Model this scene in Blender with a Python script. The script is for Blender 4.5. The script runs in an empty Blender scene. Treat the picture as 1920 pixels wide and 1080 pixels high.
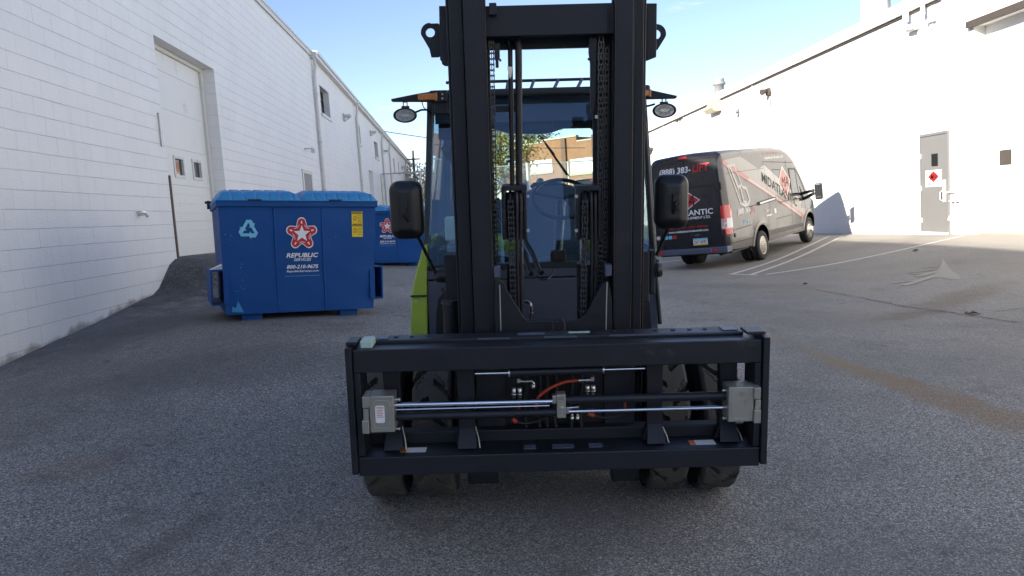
import bpy, bmesh, math, random
import numpy as np
from mathutils import Vector, Matrix
C = bpy.context
S = C.scene
R_ = math.radians
random.seed(7)
EYE = 1.6                     # height of the eye above the datum

# ------------------------------------------------------------------ camera
F_PX = 1480.0
_yc = np.array([(876-960)/F_PX, -(403-540)/F_PX, -1.0]); _yc /= np.linalg.norm(_yc)
_k = .068; _t = -F_PX*F_PX/((876-960)*_k+(403-540))
_d = np.array([_k*_t, -_t, -F_PX]); _u = -_d/np.linalg.norm(_d)
_u -= _u.dot(_yc)*_yc; _u /= np.linalg.norm(_u)
RC = np.array([np.cross(_yc, _u), _yc, _u])      # world = RC @ camera
cam_d = bpy.data.cameras.new('camera'); cam = bpy.data.objects.new('camera', cam_d)
S.collection.objects.link(cam)
cam_d.sensor_width = 36; cam_d.lens = F_PX/1920*36
cam_d.clip_start = .05; cam_d.clip_end = 3000
cam.matrix_world = Matrix.Translation((0, 0, EYE)) @ Matrix(RC.tolist()).to_4x4()
S.camera = cam

# ------------------------------------------------------------------ light
w = bpy.data.worlds.new('World'); S.world = w; w.use_nodes = True
SUN_DIR = Vector((-1, -.85, .478)).normalized()
nt = w.node_tree; nt.nodes.clear()
sky = nt.nodes.new('ShaderNodeTexSky'); sky.sky_type = 'NISHITA'; sky.sun_disc = False
sky.sun_elevation = math.asin(SUN_DIR.z); sky.sun_rotation = math.atan2(SUN_DIR.x, SUN_DIR.y)
sky.air_density = .75; sky.dust_density = .25; sky.ozone_density = 2.2
bg = nt.nodes.new('ShaderNodeBackground'); bg.inputs[1].default_value = .105
wo = nt.nodes.new('ShaderNodeOutputWorld')
tc = nt.nodes.new('ShaderNodeTexCoord'); mp = nt.nodes.new('ShaderNodeMapping')
mp.inputs['Scale'].default_value = (1.6, 1.6, 11); mp.inputs['Rotation'].default_value = (.12, -.1, .3)
nz = nt.nodes.new('ShaderNodeTexNoise'); nz.inputs['Scale'].default_value = 2.2; nz.inputs['Detail'].default_value = 8
nz.inputs['Roughness'].default_value = .6
rp = nt.nodes.new('ShaderNodeValToRGB'); rp.color_ramp.elements[0].position = .60; rp.color_ramp.elements[1].position = .78
rp.color_ramp.elements[1].color = (.55, .55, .55, 1)
mx = nt.nodes.new('ShaderNodeMix'); mx.data_type = 'RGBA'
mx.inputs[7].default_value = (6.4, 6.6, 7.0, 1)
L = nt.links.new
L(tc.outputs['Generated'], mp.inputs[0]); L(mp.outputs[0], nz.inputs[0]); L(nz.outputs[0], rp.inputs[0])
tn = nt.nodes.new('ShaderNodeMix'); tn.data_type = 'RGBA'; tn.blend_type = 'MULTIPLY'; tn.inputs[0].default_value = 1; tn.inputs[7].default_value = (1.10, .96, .93, 1)
L(sky.outputs[0], tn.inputs[6]); L(rp.outputs[0], mx.inputs[0]); L(tn.outputs[2], mx.inputs[6]); L(mx.outputs[2], bg.inputs[0]); L(bg.outputs[0], wo.inputs[0])
sl = bpy.data.lights.new('sun', 'SUN'); sl.energy = 5.0; sl.angle = R_(.5); sl.color = (1, .93, .82)
so = bpy.data.objects.new('sun', sl); S.collection.objects.link(so)
so.rotation_euler = (-SUN_DIR).to_track_quat('-Z', 'Y').to_euler(); so.location = (-20, 10, 30)
S.view_settings.view_transform = 'Standard'; S.view_settings.look = 'None'
S.view_settings.gamma = 1; S.view_settings.use_curve_mapping = False
S.view_settings.exposure = 1.4
S.render.engine = 'CYCLES'
S.cycles.max_bounces = 8; S.cycles.transparent_max_bounces = 16

# ------------------------------------------------------------------ materials
def nodes(name):
    m = bpy.data.materials.new(name); m.use_nodes = True
    return m, m.node_tree, m.node_tree.nodes['Principled BSDF']
def mat(name, col, rough=.5, metal=0., var=.12, vs=6., bump=.0, bs=120., dirt=None, ds=1.5, dth=.6, spec=.5, coat=0., rv=.1):
    m, t, b = nodes(name)
    n = t.nodes; l = t.links.new
    tc = n.new('ShaderNodeTexCoord')
    nz = n.new('ShaderNodeTexNoise'); nz.inputs['Scale'].default_value = vs; nz.inputs['Detail'].default_value = 6
    l(tc.outputs['Object'], nz.inputs[0])
    a = n.new('ShaderNodeMix'); a.data_type = 'RGBA'
    a.inputs[6].default_value = tuple(c*(1-var) for c in col)+(1,); a.inputs[7].default_value = tuple(min(1, c*(1+var)) for c in col)+(1,)
    l(nz.outputs[0], a.inputs[0]); out = a.outputs[2]
    if dirt:
        n2 = n.new('ShaderNodeTexNoise'); n2.inputs['Scale'].default_value = ds; n2.inputs['Detail'].default_value = 10; n2.inputs['Roughness'].default_value = .7
        l(tc.outputs['Object'], n2.inputs[0])
        r = n.new('ShaderNodeValToRGB'); r.color_ramp.elements[0].position = dth; r.color_ramp.elements[1].position = min(1, dth+.12)
        l(n2.outputs[0], r.inputs[0])
        a2 = n.new('ShaderNodeMix'); a2.data_type = 'RGBA'; l(r.outputs[0], a2.inputs[0]); l(out, a2.inputs[6]); a2.inputs[7].default_value = tuple(dirt)+(1,)
        out = a2.outputs[2]
    l(out, b.inputs['Base Color'])
    mr = n.new('ShaderNodeMapRange'); mr.inputs[3].default_value = max(0, rough-rv); mr.inputs[4].default_value = min(1, rough+rv)
    nr = n.new('ShaderNodeTexNoise'); nr.inputs['Scale'].default_value = vs*1.7; nr.inputs['Detail'].default_value = 5
    l(tc.outputs['Object'], nr.inputs[0]); l(nr.outputs[0], mr.inputs[0]); l(mr.outputs[0], b.inputs['Roughness'])
    b.inputs['Metallic'].default_value = metal; b.inputs['Specular IOR Level'].default_value = spec
    b.inputs['Coat Weight'].default_value = coat; b.inputs['Coat Roughness'].default_value = .08
    if bump:
        nb = n.new('ShaderNodeTexNoise'); nb.inputs['Scale'].default_value = bs; nb.inputs['Detail'].default_value = 3
        l(tc.outputs['Object'], nb.inputs[0])
        bp = n.new('ShaderNodeBump'); bp.inputs['Strength'].default_value = bump; bp.inputs['Distance'].default_value = .01
        l(nb.outputs[0], bp.inputs['Height']); l(bp.outputs[0], b.inputs['Normal'])
    return m
def blockmat(name, col, mortar, bw, bh, ms, axis='YZ', wear=.5, off=(0, 0), rough=.65, strength=.5, streak=(.3, .3, .3), squash=1., foot=None):
    m, t, b = nodes(name); n = t.nodes; l = t.links.new
    tc = n.new('ShaderNodeTexCoord'); sp = n.new('ShaderNodeSeparateXYZ'); cb = n.new('ShaderNodeCombineXYZ')
    l(tc.outputs['Object'], sp.inputs[0])
    l(sp.outputs[{'X': 0, 'Y': 1}[axis[0]]], cb.inputs[0]); l(sp.outputs[2], cb.inputs[1])
    ad = n.new('ShaderNodeVectorMath'); ad.operation = 'ADD'; ad.inputs[1].default_value = (off[0], off[1], 0)
    l(cb.outputs[0], ad.inputs[0])
    wn = n.new('ShaderNodeTexNoise'); wn.inputs['Scale'].default_value = 9; l(tc.outputs['Object'], wn.inputs[0])
    ws = n.new('ShaderNodeVectorMath'); ws.operation = 'SCALE'; ws.inputs[3].default_value = .012; l(wn.outputs['Color'], ws.inputs[0])
    a3 = n.new('ShaderNodeVectorMath'); a3.operation = 'ADD'; l(ad.outputs[0], a3.inputs[0]); l(ws.outputs[0], a3.inputs[1])
    br = n.new('ShaderNodeTexBrick'); br.offset = .5; br.inputs['Scale'].default_value = 1
    br.inputs['Mortar Size'].default_value = ms; br.inputs['Mortar Smooth'].default_value = .6
    br.inputs['Brick Width'].default_value = bw; br.inputs['Row Height'].default_value = bh
    br.inputs['Color1'].default_value = (1, 1, 1, 1); br.inputs['Color2'].default_value = (.8, .8, .8, 1); br.inputs['Mortar'].default_value = (0, 0, 0, 1)
    l(a3.outputs[0], br.inputs[0])
    n1 = n.new('ShaderNodeTexNoise'); n1.inputs['Scale'].default_value = 1.1; n1.inputs['Detail'].default_value = 8; l(tc.outputs['Object'], n1.inputs[0])
    r1 = n.new('ShaderNodeMapRange'); r1.inputs[1].default_value = .42; r1.inputs[2].default_value = .68; r1.inputs[3].default_value = .06; r1.inputs[4].default_value = wear
    l(n1.outputs[0], r1.inputs[0])
    rows = n.new('ShaderNodeTexBrick'); rows.offset = 0; rows.inputs['Scale'].default_value = 1; rows.inputs['Brick Width'].default_value = 500; rows.inputs['Row Height'].default_value = bh
    rows.inputs['Mortar Size'].default_value = ms*1.1; rows.inputs['Mortar Smooth'].default_value = .5; l(a3.outputs[0], rows.inputs[0])
    nv = n.new('ShaderNodeTexNoise'); nv.inputs['Scale'].default_value = 1.9; nv.inputs['Detail'].default_value = 4; l(tc.outputs['Object'], nv.inputs[0])
    rv_ = n.new('ShaderNodeMapRange'); rv_.inputs[1].default_value = .45; rv_.inputs[2].default_value = .7; rv_.inputs[3].default_value = .12 if squash == 1. else 1; rv_.inputs[4].default_value = .8; l(nv.outputs[0], rv_.inputs[0])
    jv = n.new('ShaderNodeMath'); jv.operation = 'MULTIPLY'; l(br.outputs['Fac'], jv.inputs[0]); l(rv_.outputs[0], jv.inputs[1])
    jt = n.new('ShaderNodeMath'); jt.operation = 'MAXIMUM'; l(jv.outputs[0], jt.inputs[0]); l(rows.outputs['Fac'], jt.inputs[1])
    fm = n.new('ShaderNodeMath'); fm.operation = 'MULTIPLY'; l(jt.outputs[0], fm.inputs[0]); l(r1.outputs[0], fm.inputs[1])
    base = n.new('ShaderNodeMix'); base.data_type = 'RGBA'
    n4 = n.new('ShaderNodeTexNoise'); n4.inputs['Scale'].default_value = .7; n4.inputs['Detail'].default_value = 12; n4.inputs['Roughness'].default_value = .65; l(tc.outputs['Object'], n4.inputs[0])
    base.inputs[6].default_value = tuple(c*.88 for c in col)+(1,); base.inputs[7].default_value = tuple(min(1, c*1.05) for c in col)+(1,)
    l(n4.outputs[0], base.inputs[0])
    bv = n.new('ShaderNodeMix'); bv.data_type = 'RGBA'; bv.blend_type = 'MULTIPLY'; bv.inputs[0].default_value = .12 if squash == 1. else .8
    l(base.outputs[2], bv.inputs[6]); l(br.outputs['Color'], bv.inputs[7])
    # vertical run-off streaks and soiling
    mp = n.new('ShaderNodeMapping'); mp.inputs['Scale'].default_value = (5, 5, .35); l(tc.outputs['Object'], mp.inputs[0])
    n5 = n.new('ShaderNodeTexNoise'); n5.inputs['Scale'].default_value = 1; n5.inputs['Detail'].default_value = 8; l(mp.outputs[0], n5.inputs[0])
    r5 = n.new('ShaderNodeMapRange'); r5.inputs[1].default_value = .55; r5.inputs[2].default_value = .8; r5.inputs[4].default_value = .35; l(n5.outputs[0], r5.inputs[0])
    sm = n.new('ShaderNodeMix'); sm.data_type = 'RGBA'; l(r5.outputs[0], sm.inputs[0]); l(bv.outputs[2], sm.inputs[6]); sm.inputs[7].default_value = tuple(streak)+(1,)
    mm = n.new('ShaderNodeMix'); mm.data_type = 'RGBA'; l(fm.outputs[0], mm.inputs[0]); l(sm.outputs[2], mm.inputs[6]); mm.inputs[7].default_value = tuple(mortar)+(1,)
    fin = mm.outputs[2]
    if foot:      # splash dirt along the foot of the wall
        y0, z0, sl_, top_ = foot
        q1 = n.new('ShaderNodeMath'); q1.operation = 'MULTIPLY_ADD'; l(sp.outputs[1], q1.inputs[0]); q1.inputs[1].default_value = -sl_; q1.inputs[2].default_value = sl_*y0-z0
        q2 = n.new('ShaderNodeMath'); q2.operation = 'ADD'; l(sp.outputs[2], q2.inputs[0]); l(q1.outputs[0], q2.inputs[1])
        q3 = n.new('ShaderNodeMath'); q3.operation = 'MULTIPLY_ADD'; l(n5.outputs[0], q3.inputs[0]); q3.inputs[1].default_value = -top_*2; l(q2.outputs[0], q3.inputs[2])
        q3b = n.new('ShaderNodeMath'); q3b.operation = 'MULTIPLY_ADD'; l(n1.outputs[0], q3b.inputs[0]); q3b.inputs[1].default_value = -top_*2.5; l(q3.outputs[0], q3b.inputs[2])
        q4 = n.new('ShaderNodeMapRange'); q4.inputs[1].default_value = -top_*2.2; q4.inputs[2].default_value = -top_*1.5; q4.inputs[3].default_value = .75; q4.inputs[4].default_value = 0; l(q3b.outputs[0], q4.inputs[0])
        q5 = n.new('ShaderNodeMix'); q5.data_type = 'RGBA'; l(q4.outputs[0], q5.inputs[0]); l(fin, q5.inputs[6]); q5.inputs[7].default_value = (.22, .19, .15, 1); fin = q5.outputs[2]
    l(fin, b.inputs['Base Color']); b.inputs['Roughness'].default_value = rough
    nb = n.new('ShaderNodeTexNoise'); nb.inputs['Scale'].default_value = 45; nb.inputs['Detail'].default_value = 6; l(tc.outputs['Object'], nb.inputs[0])
    h = n.new('ShaderNodeMath'); h.operation = 'MULTIPLY_ADD'; l(jt.outputs[0], h.inputs[0]); h.inputs[1].default_value = -1.2
    l(nb.outputs[0], h.inputs[2])
    bp = n.new('ShaderNodeBump'); bp.inputs['Strength'].default_value = strength; bp.inputs['Distance'].default_value = .008
    l(h.outputs[0], bp.inputs['Height']); l(bp.outputs[0], b.inputs['Normal'])
    return m
def glassmat(name, tint, refl=.18, rough=.0):
    m = bpy.data.materials.new(name); m.use_nodes = True; t = m.node_tree; n = t.nodes; n.clear(); l = t.links.new
    tr = n.new('ShaderNodeBsdfTransparent'); tr.inputs[0].default_value = tuple(tint)+(1,)
    gl = n.new('ShaderNodeBsdfGlossy'); gl.inputs['Roughness'].default_value = rough; gl.inputs['Color'].default_value = (.62, .78, 1, 1)
    lw = n.new('ShaderNodeLayerWeight'); lw.inputs[0].default_value = .35
    ma = n.new('ShaderNodeMath'); ma.operation = 'MULTIPLY_ADD'; ma.use_clamp = True; ma.inputs[1].default_value = .36; ma.inputs[2].default_value = refl
    mx = n.new('ShaderNodeMixShader'); o = n.new('ShaderNodeOutputMaterial')
    l(lw.outputs['Fresnel'], ma.inputs[0]); l(ma.outputs[0], mx.inputs[0]); l(tr.outputs[0], mx.inputs[1]); l(gl.outputs[0], mx.inputs[2]); l(mx.outputs[0], o.inputs[0])
    return m
M = {}
M['steel'] = mat('black_painted_steel', (.0115, .013, .019), .42, .0, .3, 5, .15, 260, dirt=(.075, .072, .07), ds=2.6, dth=.61, spec=.45)
M['steel2'] = mat('mast_steel', (.0145, .0155, .021), .5, .0, .25, 4, .14, 300, spec=.4, dirt=(.035, .033, .03), ds=2.2, dth=.62)
M['panel'] = mat('grey_panel', (.080, .092, .14), .4, 0, .12, 3, .05, 200)
M['plastic'] = mat('black_plastic', (.008, .008, .010), .38, 0, .2, 8, .12, 420)
M['greenish'] = mat('lime_paint', (.36, .50, .06), .35, 0, .06, 3, coat=.3)
M['green_dark'] = mat('cab_trim', (.02, .028, .03), .5)
M['chrome'] = mat('chrome', (.75, .76, .8), .16, 1, .05, 20, rv=.05)
M['zinc'] = mat('zinc_block', (.42, .41, .36), .42, .75, .12, 14, .08, 200, dirt=(.25, .24, .2), ds=9, dth=.62)
M['fitting'] = mat('plated_fitting', (.6, .6, .58), .3, 1, .2, 60)
M['chain'] = mat('oiled_chain', (.10, .095, .09), .32, .85, .3, 60)
M['hose'] = mat('black_rubber_hose', (.014, .014, .016), .45, 0, .2, 20)
M['orange_hose'] = mat('red_hose', (.50, .06, .02), .4)
M['amber'] = mat('amber_lens', (.55, .16, .01), .22, 0, .25, 90, coat=.6)
M['lens'] = mat('clear_lens', (.50, .50, .49), .18, .35, .3, 60, coat=.5)
M['rubber'] = mat('dusty_tyre', (.068, .064, .056), .85, 0, .25, 10, .25, 160, dirt=(.10, .09, .072), ds=5, dth=.55)
M['rubber_dark'] = mat('tyre_side', (.018, .018, .018), .75, 0, .2, 10, .1, 100)
M['white'] = mat('white_vinyl', (.78, .78, .78), .4, 0, .04)
M['pale'] = mat('pale_green_pad', (.42, .55, .50), .5)
M['red'] = mat('red_vinyl', (.52, .02, .025), .4)
M['redlens'] = mat('red_lens', (.55, .015, .012), .15, 0, .2, 60, coat=.8)
M['orange'] = mat('orange_sticker', (.6, .14, .02), .4)
M['yellow'] = mat('yellow_sticker', (.75, .52, .02), .4)
M['ink'] = mat('black_ink', (.01, .01, .01), .5)
M['seat'] = mat('seat_vinyl', (.050, .072, .125), .5, 0, .1, 5)  # sky reflected in the windscreen is put into this blue
M['cabglass'] = glassmat('cab_glass', (.90, .95, .94), .035)
M['rearglass'] = glassmat('rear_glass', (.95, .99, .96), .01)
M['darkglass'] = mat('dark_glass', (.02, .025, .03), .06, 0, .1, 2, spec=.9, rv=.02)
M['blue'] = mat('blue_dumpster_paint', (.003, .062, .235), .62, 0, .14, 2.2, .22, 30, dirt=(.03, .09, .24), ds=2.5, dth=.66, spec=.3)
M['lidblue'] = mat('light_blue_lid', (.03, .23, .50), .5, 0, .1, 3, .1, 60)
M['cyan'] = mat('sky_blue_vinyl', (.19, .52, .72), .4)
M['bluein'] = mat('pocket_interior', (.012, .03, .09), .7)
M['van'] = mat('charcoal_wrap', (.108, .095, .082), .34, 0, .06, 2, spec=.5, coat=.25)  # warm sun bounce off the wall is put into this colour
M['vanrear'] = mat('black_wrap', (.012, .012, .016), .25, 0, .15, 3, coat=.5)
M['vanstripe'] = mat('grey_stripe_wrap', (.30, .27, .235), .34, 0, .06, 3, coat=.25)
M['vanpale'] = mat('pale_stripe_wrap', (.42, .39, .35), .34, 0, .06, 3, coat=.25)
M['vanred'] = mat('faded_red_wrap', (.42, .10, .08), .34, 0, .06, 3, coat=.25)
M['seam'] = mat('seam_black', (.01, .01, .01), .7)
M['rim'] = mat('polished_rim', (.66, .62, .56), .25, 1, .1, 10)
M['wall_l'] = blockmat('white_painted_block', (.80, .795, .78), (.26, .26, .26), .405, .203, .0045, 'YZ', .45, (0, .06), strength=.7, streak=(.64, .63, .6), foot=(7.7, EYE-1.15, .08, .10))
M['wall_lf'] = blockmat('white_painted_block_far', (.76, .755, .74), (.3, .3, .3), .405, .203, .004, 'YZ', .4, (0, .06), strength=.4, streak=(.5, .49, .47))
M['wall_r'] = blockmat('bright_painted_block', (.80, .79, .77), (.55, .54, .52), .405, .203, .003, 'YZ', .3, (0, .02), strength=.3, streak=(.74, .73, .70))
M['doorwhite'] = mat('cream_door', (.70, .69, .65), .5, 0, .04, 2, dirt=(.5, .49, .45), ds=2, dth=.6)
M['doorgrey'] = mat('grey_steel_door', (.17, .168, .165), .5, 0, .05, 3, dirt=(.21, .205, .20), ds=4, dth=.62)
M['trim'] = mat('off_white_trim', (.60, .59, .56), .5, 0, .06, 3, dirt=(.4, .39, .36), ds=3, dth=.6)
M['trimw'] = mat('bright_trim', (.78, .77, .74), .5, 0, .04, 3)
M['roof'] = mat('roof_membrane', (.30, .30, .30), .8)
M['rust'] = mat('rusty_iron', (.09, .06, .045), .8, 0, .4, 9)
M['galv'] = mat('galvanised', (.48, .48, .46), .45, .6, .1, 8)
M['brown'] = mat('brown_cap', (.06, .048, .04), .7)
M['tanwin'] = mat('tan_covered_pane', (.36, .33, .25), .5)
M['brick'] = blockmat('orange_brick', (.27, .125, .06), (.40, .31, .22), .22, .075, .008, 'XZ', .5, strength=.3, streak=(.28, .14, .08), squash=2.)
M['brick_dark'] = mat('brown_pilaster', (.13, .075, .05), .8, 0, .2, 5)
M['bark'] = mat('bark', (.10, .075, .055), .9, 0, .3, 8, .3, 40)
M['line'] = mat('worn_line_paint', (.55, .53, .49), .8, 0, .1, 8, .1, 90, dirt=(.20, .19, .18), ds=14, dth=.58)
M['spill'] = mat('dried_spill', (.32, .29, .25), .9, 0, .15, 30, .1, 90, dirt=(.24, .22, .19), ds=30, dth=.52)
M['crack'] = mat('sealed_crack', (.06, .057, .053), .85, 0, .2, 9, dirt=(.15, .14, .13), ds=7, dth=.5)
M['leafm'] = mat('dry_leaf', (.12, .065, .03), .8)
M['wire'] = mat('wire_black', (.02, .02, .02), .7)
def leafmat(name, a, b_):
    m, t, b = nodes(name); n = t.nodes; l = t.links.new
    g = n.new('ShaderNodeTexCoord'); nz = n.new('ShaderNodeTexNoise'); nz.inputs['Scale'].default_value = 1.3; nz.inputs['Detail'].default_value = 8
    l(g.outputs['Object'], nz.inputs[0])
    r = n.new('ShaderNodeValToRGB'); r.color_ramp.elements[0].position = .38; r.color_ramp.elements[1].position = .62
    r.color_ramp.elements[0].color = tuple(a)+(1,); r.color_ramp.elements[1].color = tuple(b_)+(1,)
    l(nz.outputs[0], r.inputs[0]); l(r.outputs[0], b.inputs['Base Color']); b.inputs['Roughness'].default_value = .6
    b.inputs['Transmission Weight'].default_value = 0
    return m
M['leaf_g'] = leafmat('green_yellow_leaves', (.09, .12, .03), (.36, .31, .08))
M['leaf_d'] = leafmat('dark_leaves', (.03, .05, .02), (.08, .10, .03))
M['leaf_o'] = leafmat('autumn_leaves', (.26, .15, .03), (.34, .24, .06))

# asphalt: aggregate, tar patches, rust run, damp darkening by the wall
def asphalt():
    m, t, b = nodes('asphalt'); n = t.nodes; l = t.links.new
    tc = n.new('ShaderNodeTexCoord'); P = tc.outputs['Object']
    def noise(s, d=6, r=.55):
        x = n.new('ShaderNodeTexNoise'); x.inputs['Scale'].default_value = s; x.inputs['Detail'].default_value = d; x.inputs['Roughness'].default_value = r
        l(P, x.inputs[0]); return x.outputs[0]
    def ramp(src, p0, p1, v0=0., v1=1.):
        x = n.new('ShaderNodeMapRange'); x.interpolation_type = 'SMOOTHSTEP'
        x.inputs[1].default_value = p0; x.inputs[2].default_value = p1; x.inputs[3].default_value = v0; x.inputs[4].default_value = v1
        l(src, x.inputs[0]); return x.outputs[0]
    def math_(op, a, c=0.):
        x = n.new('ShaderNodeMath'); x.operation = op
        for i, q in enumerate((a, c)):
            if isinstance(q, (int, float)): x.inputs[i].default_value = q
            else: l(q, x.inputs[i])
        return x.outputs[0]
    def mixc(fac, a, c):
        x = n.new('ShaderNodeMix'); x.data_type = 'RGBA'
        if isinstance(fac, (int, float)): x.inputs[0].default_value = fac
        else: l(fac, x.inputs[0])
        for i, q in ((6, a), (7, c)):
            if isinstance(q, tuple): x.inputs[i].default_value = q+(1,)
            else: l(q, x.inputs[i])
        return x.outputs[2]
    vo = n.new('ShaderNodeTexVoronoi'); vo.inputs['Scale'].default_value = 140; l(P, vo.inputs[0])
    sepc = n.new('ShaderNodeSeparateColor'); l(vo.outputs['Color'], sepc.inputs[0])
    stone = ramp(sepc.outputs[0], .0, 1., .0, 1.)
    c = mixc(stone, (.085, .083, .081), (.44, .42, .40))
    c = mixc(ramp(noise(140, 2), .35, .65, 0, .5), c, (.10, .10, .10))
    bright = ramp(sepc.outputs[1], .86, .96)
    c = mixc(math_('MULTIPLY', bright, .8), c, (.66, .64, .61))
    c = mixc(ramp(noise(.35, 7, .65), .38, .66, 0, .6), c, (.12, .119, .119))
    c = mixc(ramp(noise(1.7, 9, .7), .54, .68, 0, .5), c, (.09, .087, .084))
    c = mixc(ramp(noise(3.1, 4), .68, .76, 0, .5), c, (.06, .058, .056))
    c = mixc(ramp(noise(11, 5, .7), .60, .70, 0, .45), c, (.085, .083, .079))
    c = mixc(ramp(noise(.9, 9, .7), .55, .75, 0, .5), c, (.24, .225, .205))
    c = mixc(ramp(noise(5.2, 3, .5), .69, .74, 0, .55), c, (.05, .048, .046))
    c = mixc(ramp(noise(14, 2, .5), .72, .76, 0, .6), c, (.045, .043, .04))
    sp = n.new('ShaderNodeSeparateXYZ'); l(P, sp.inputs[0])
    # warm bounce light put into the colour over the parking side
    dx = ramp(sp.outputs[0], 1.5, 7, 0, .55)
    c = mixc(math_('MULTIPLY', dx, ramp(noise(.8, 6), .3, .62, .35, 1)), c, (.27, .235, .19))
    edge = ramp(math_('ADD', sp.outputs[0], math_('MULTIPLY', noise(1.2, 6), .8)), 9.7, 10.5, 0, .6)  # brightness of the sunlit strip by the right wall, put into the colour
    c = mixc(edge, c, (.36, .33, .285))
    # rust run-off streaks: lines in the ground frame (centre, direction, half length, half width)
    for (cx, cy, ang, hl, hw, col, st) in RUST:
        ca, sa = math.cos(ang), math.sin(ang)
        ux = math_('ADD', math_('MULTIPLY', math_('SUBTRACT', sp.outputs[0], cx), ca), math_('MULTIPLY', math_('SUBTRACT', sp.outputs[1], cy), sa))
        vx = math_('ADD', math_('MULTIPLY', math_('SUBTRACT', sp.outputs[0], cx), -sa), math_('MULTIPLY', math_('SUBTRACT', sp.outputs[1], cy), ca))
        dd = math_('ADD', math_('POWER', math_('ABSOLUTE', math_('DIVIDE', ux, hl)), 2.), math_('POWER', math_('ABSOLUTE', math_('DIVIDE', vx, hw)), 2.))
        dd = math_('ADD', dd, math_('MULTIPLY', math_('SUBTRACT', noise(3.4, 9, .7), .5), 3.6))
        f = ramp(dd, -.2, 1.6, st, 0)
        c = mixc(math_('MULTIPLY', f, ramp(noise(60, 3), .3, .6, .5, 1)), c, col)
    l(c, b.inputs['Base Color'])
    b.inputs['Roughness'].default_value = .82; b.inputs['Specular IOR Level'].default_value = .4
    hh = math_('ADD', math_('MULTIPLY', stone, .6), noise(70, 4))
    bp = n.new('ShaderNodeBump'); bp.inputs['Strength'].default_value = .75; bp.inputs['Distance'].default_value = .006
    l(hh, bp.inputs['Height']); l(bp.outputs[0], b.inputs['Normal'])
    return m
RUST = [(3.42, 5.35, R_(-82), 1.25, .22, (.22, .135, .06), .75), (3.22, 6.6, R_(-86), .9, .13, (.25, .17, .08), .6), (3.1, 7.9, R_(-80), .8, .12, (.20, .16, .11), .45),
        (6.2, 9.8, R_(35), 1.6, .35, (.13, .095, .065), .7), (5.2, 9.0, R_(20), .7, .2, (.15, .11, .075), .6), (-2.5, 4.9, R_(10), .3, .25, (.2, .14, .09), .35),
        (-.9, 3.35, 0, .06, .04, (.22, .10, .06), .8), (4.4, 13.2, R_(-40), 2.2, .5, (.13, .125, .12), .4),
        (-3.5, 9.4, R_(62), 2.2, .8, (.06, .06, .062), .7), (-3.9, 12.6, R_(80), 2.6, 1.3, (.035, .035, .037), .95), (-2.2, 7.0, R_(15), 1.3, .6, (.075, .076, .08), .5), (-1.6, 3.9, R_(70), .35, .09, (.05, .05, .05), .5), (.5, 2.7, 0, .12, .06, (.05, .05, .05), .6)]


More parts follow.
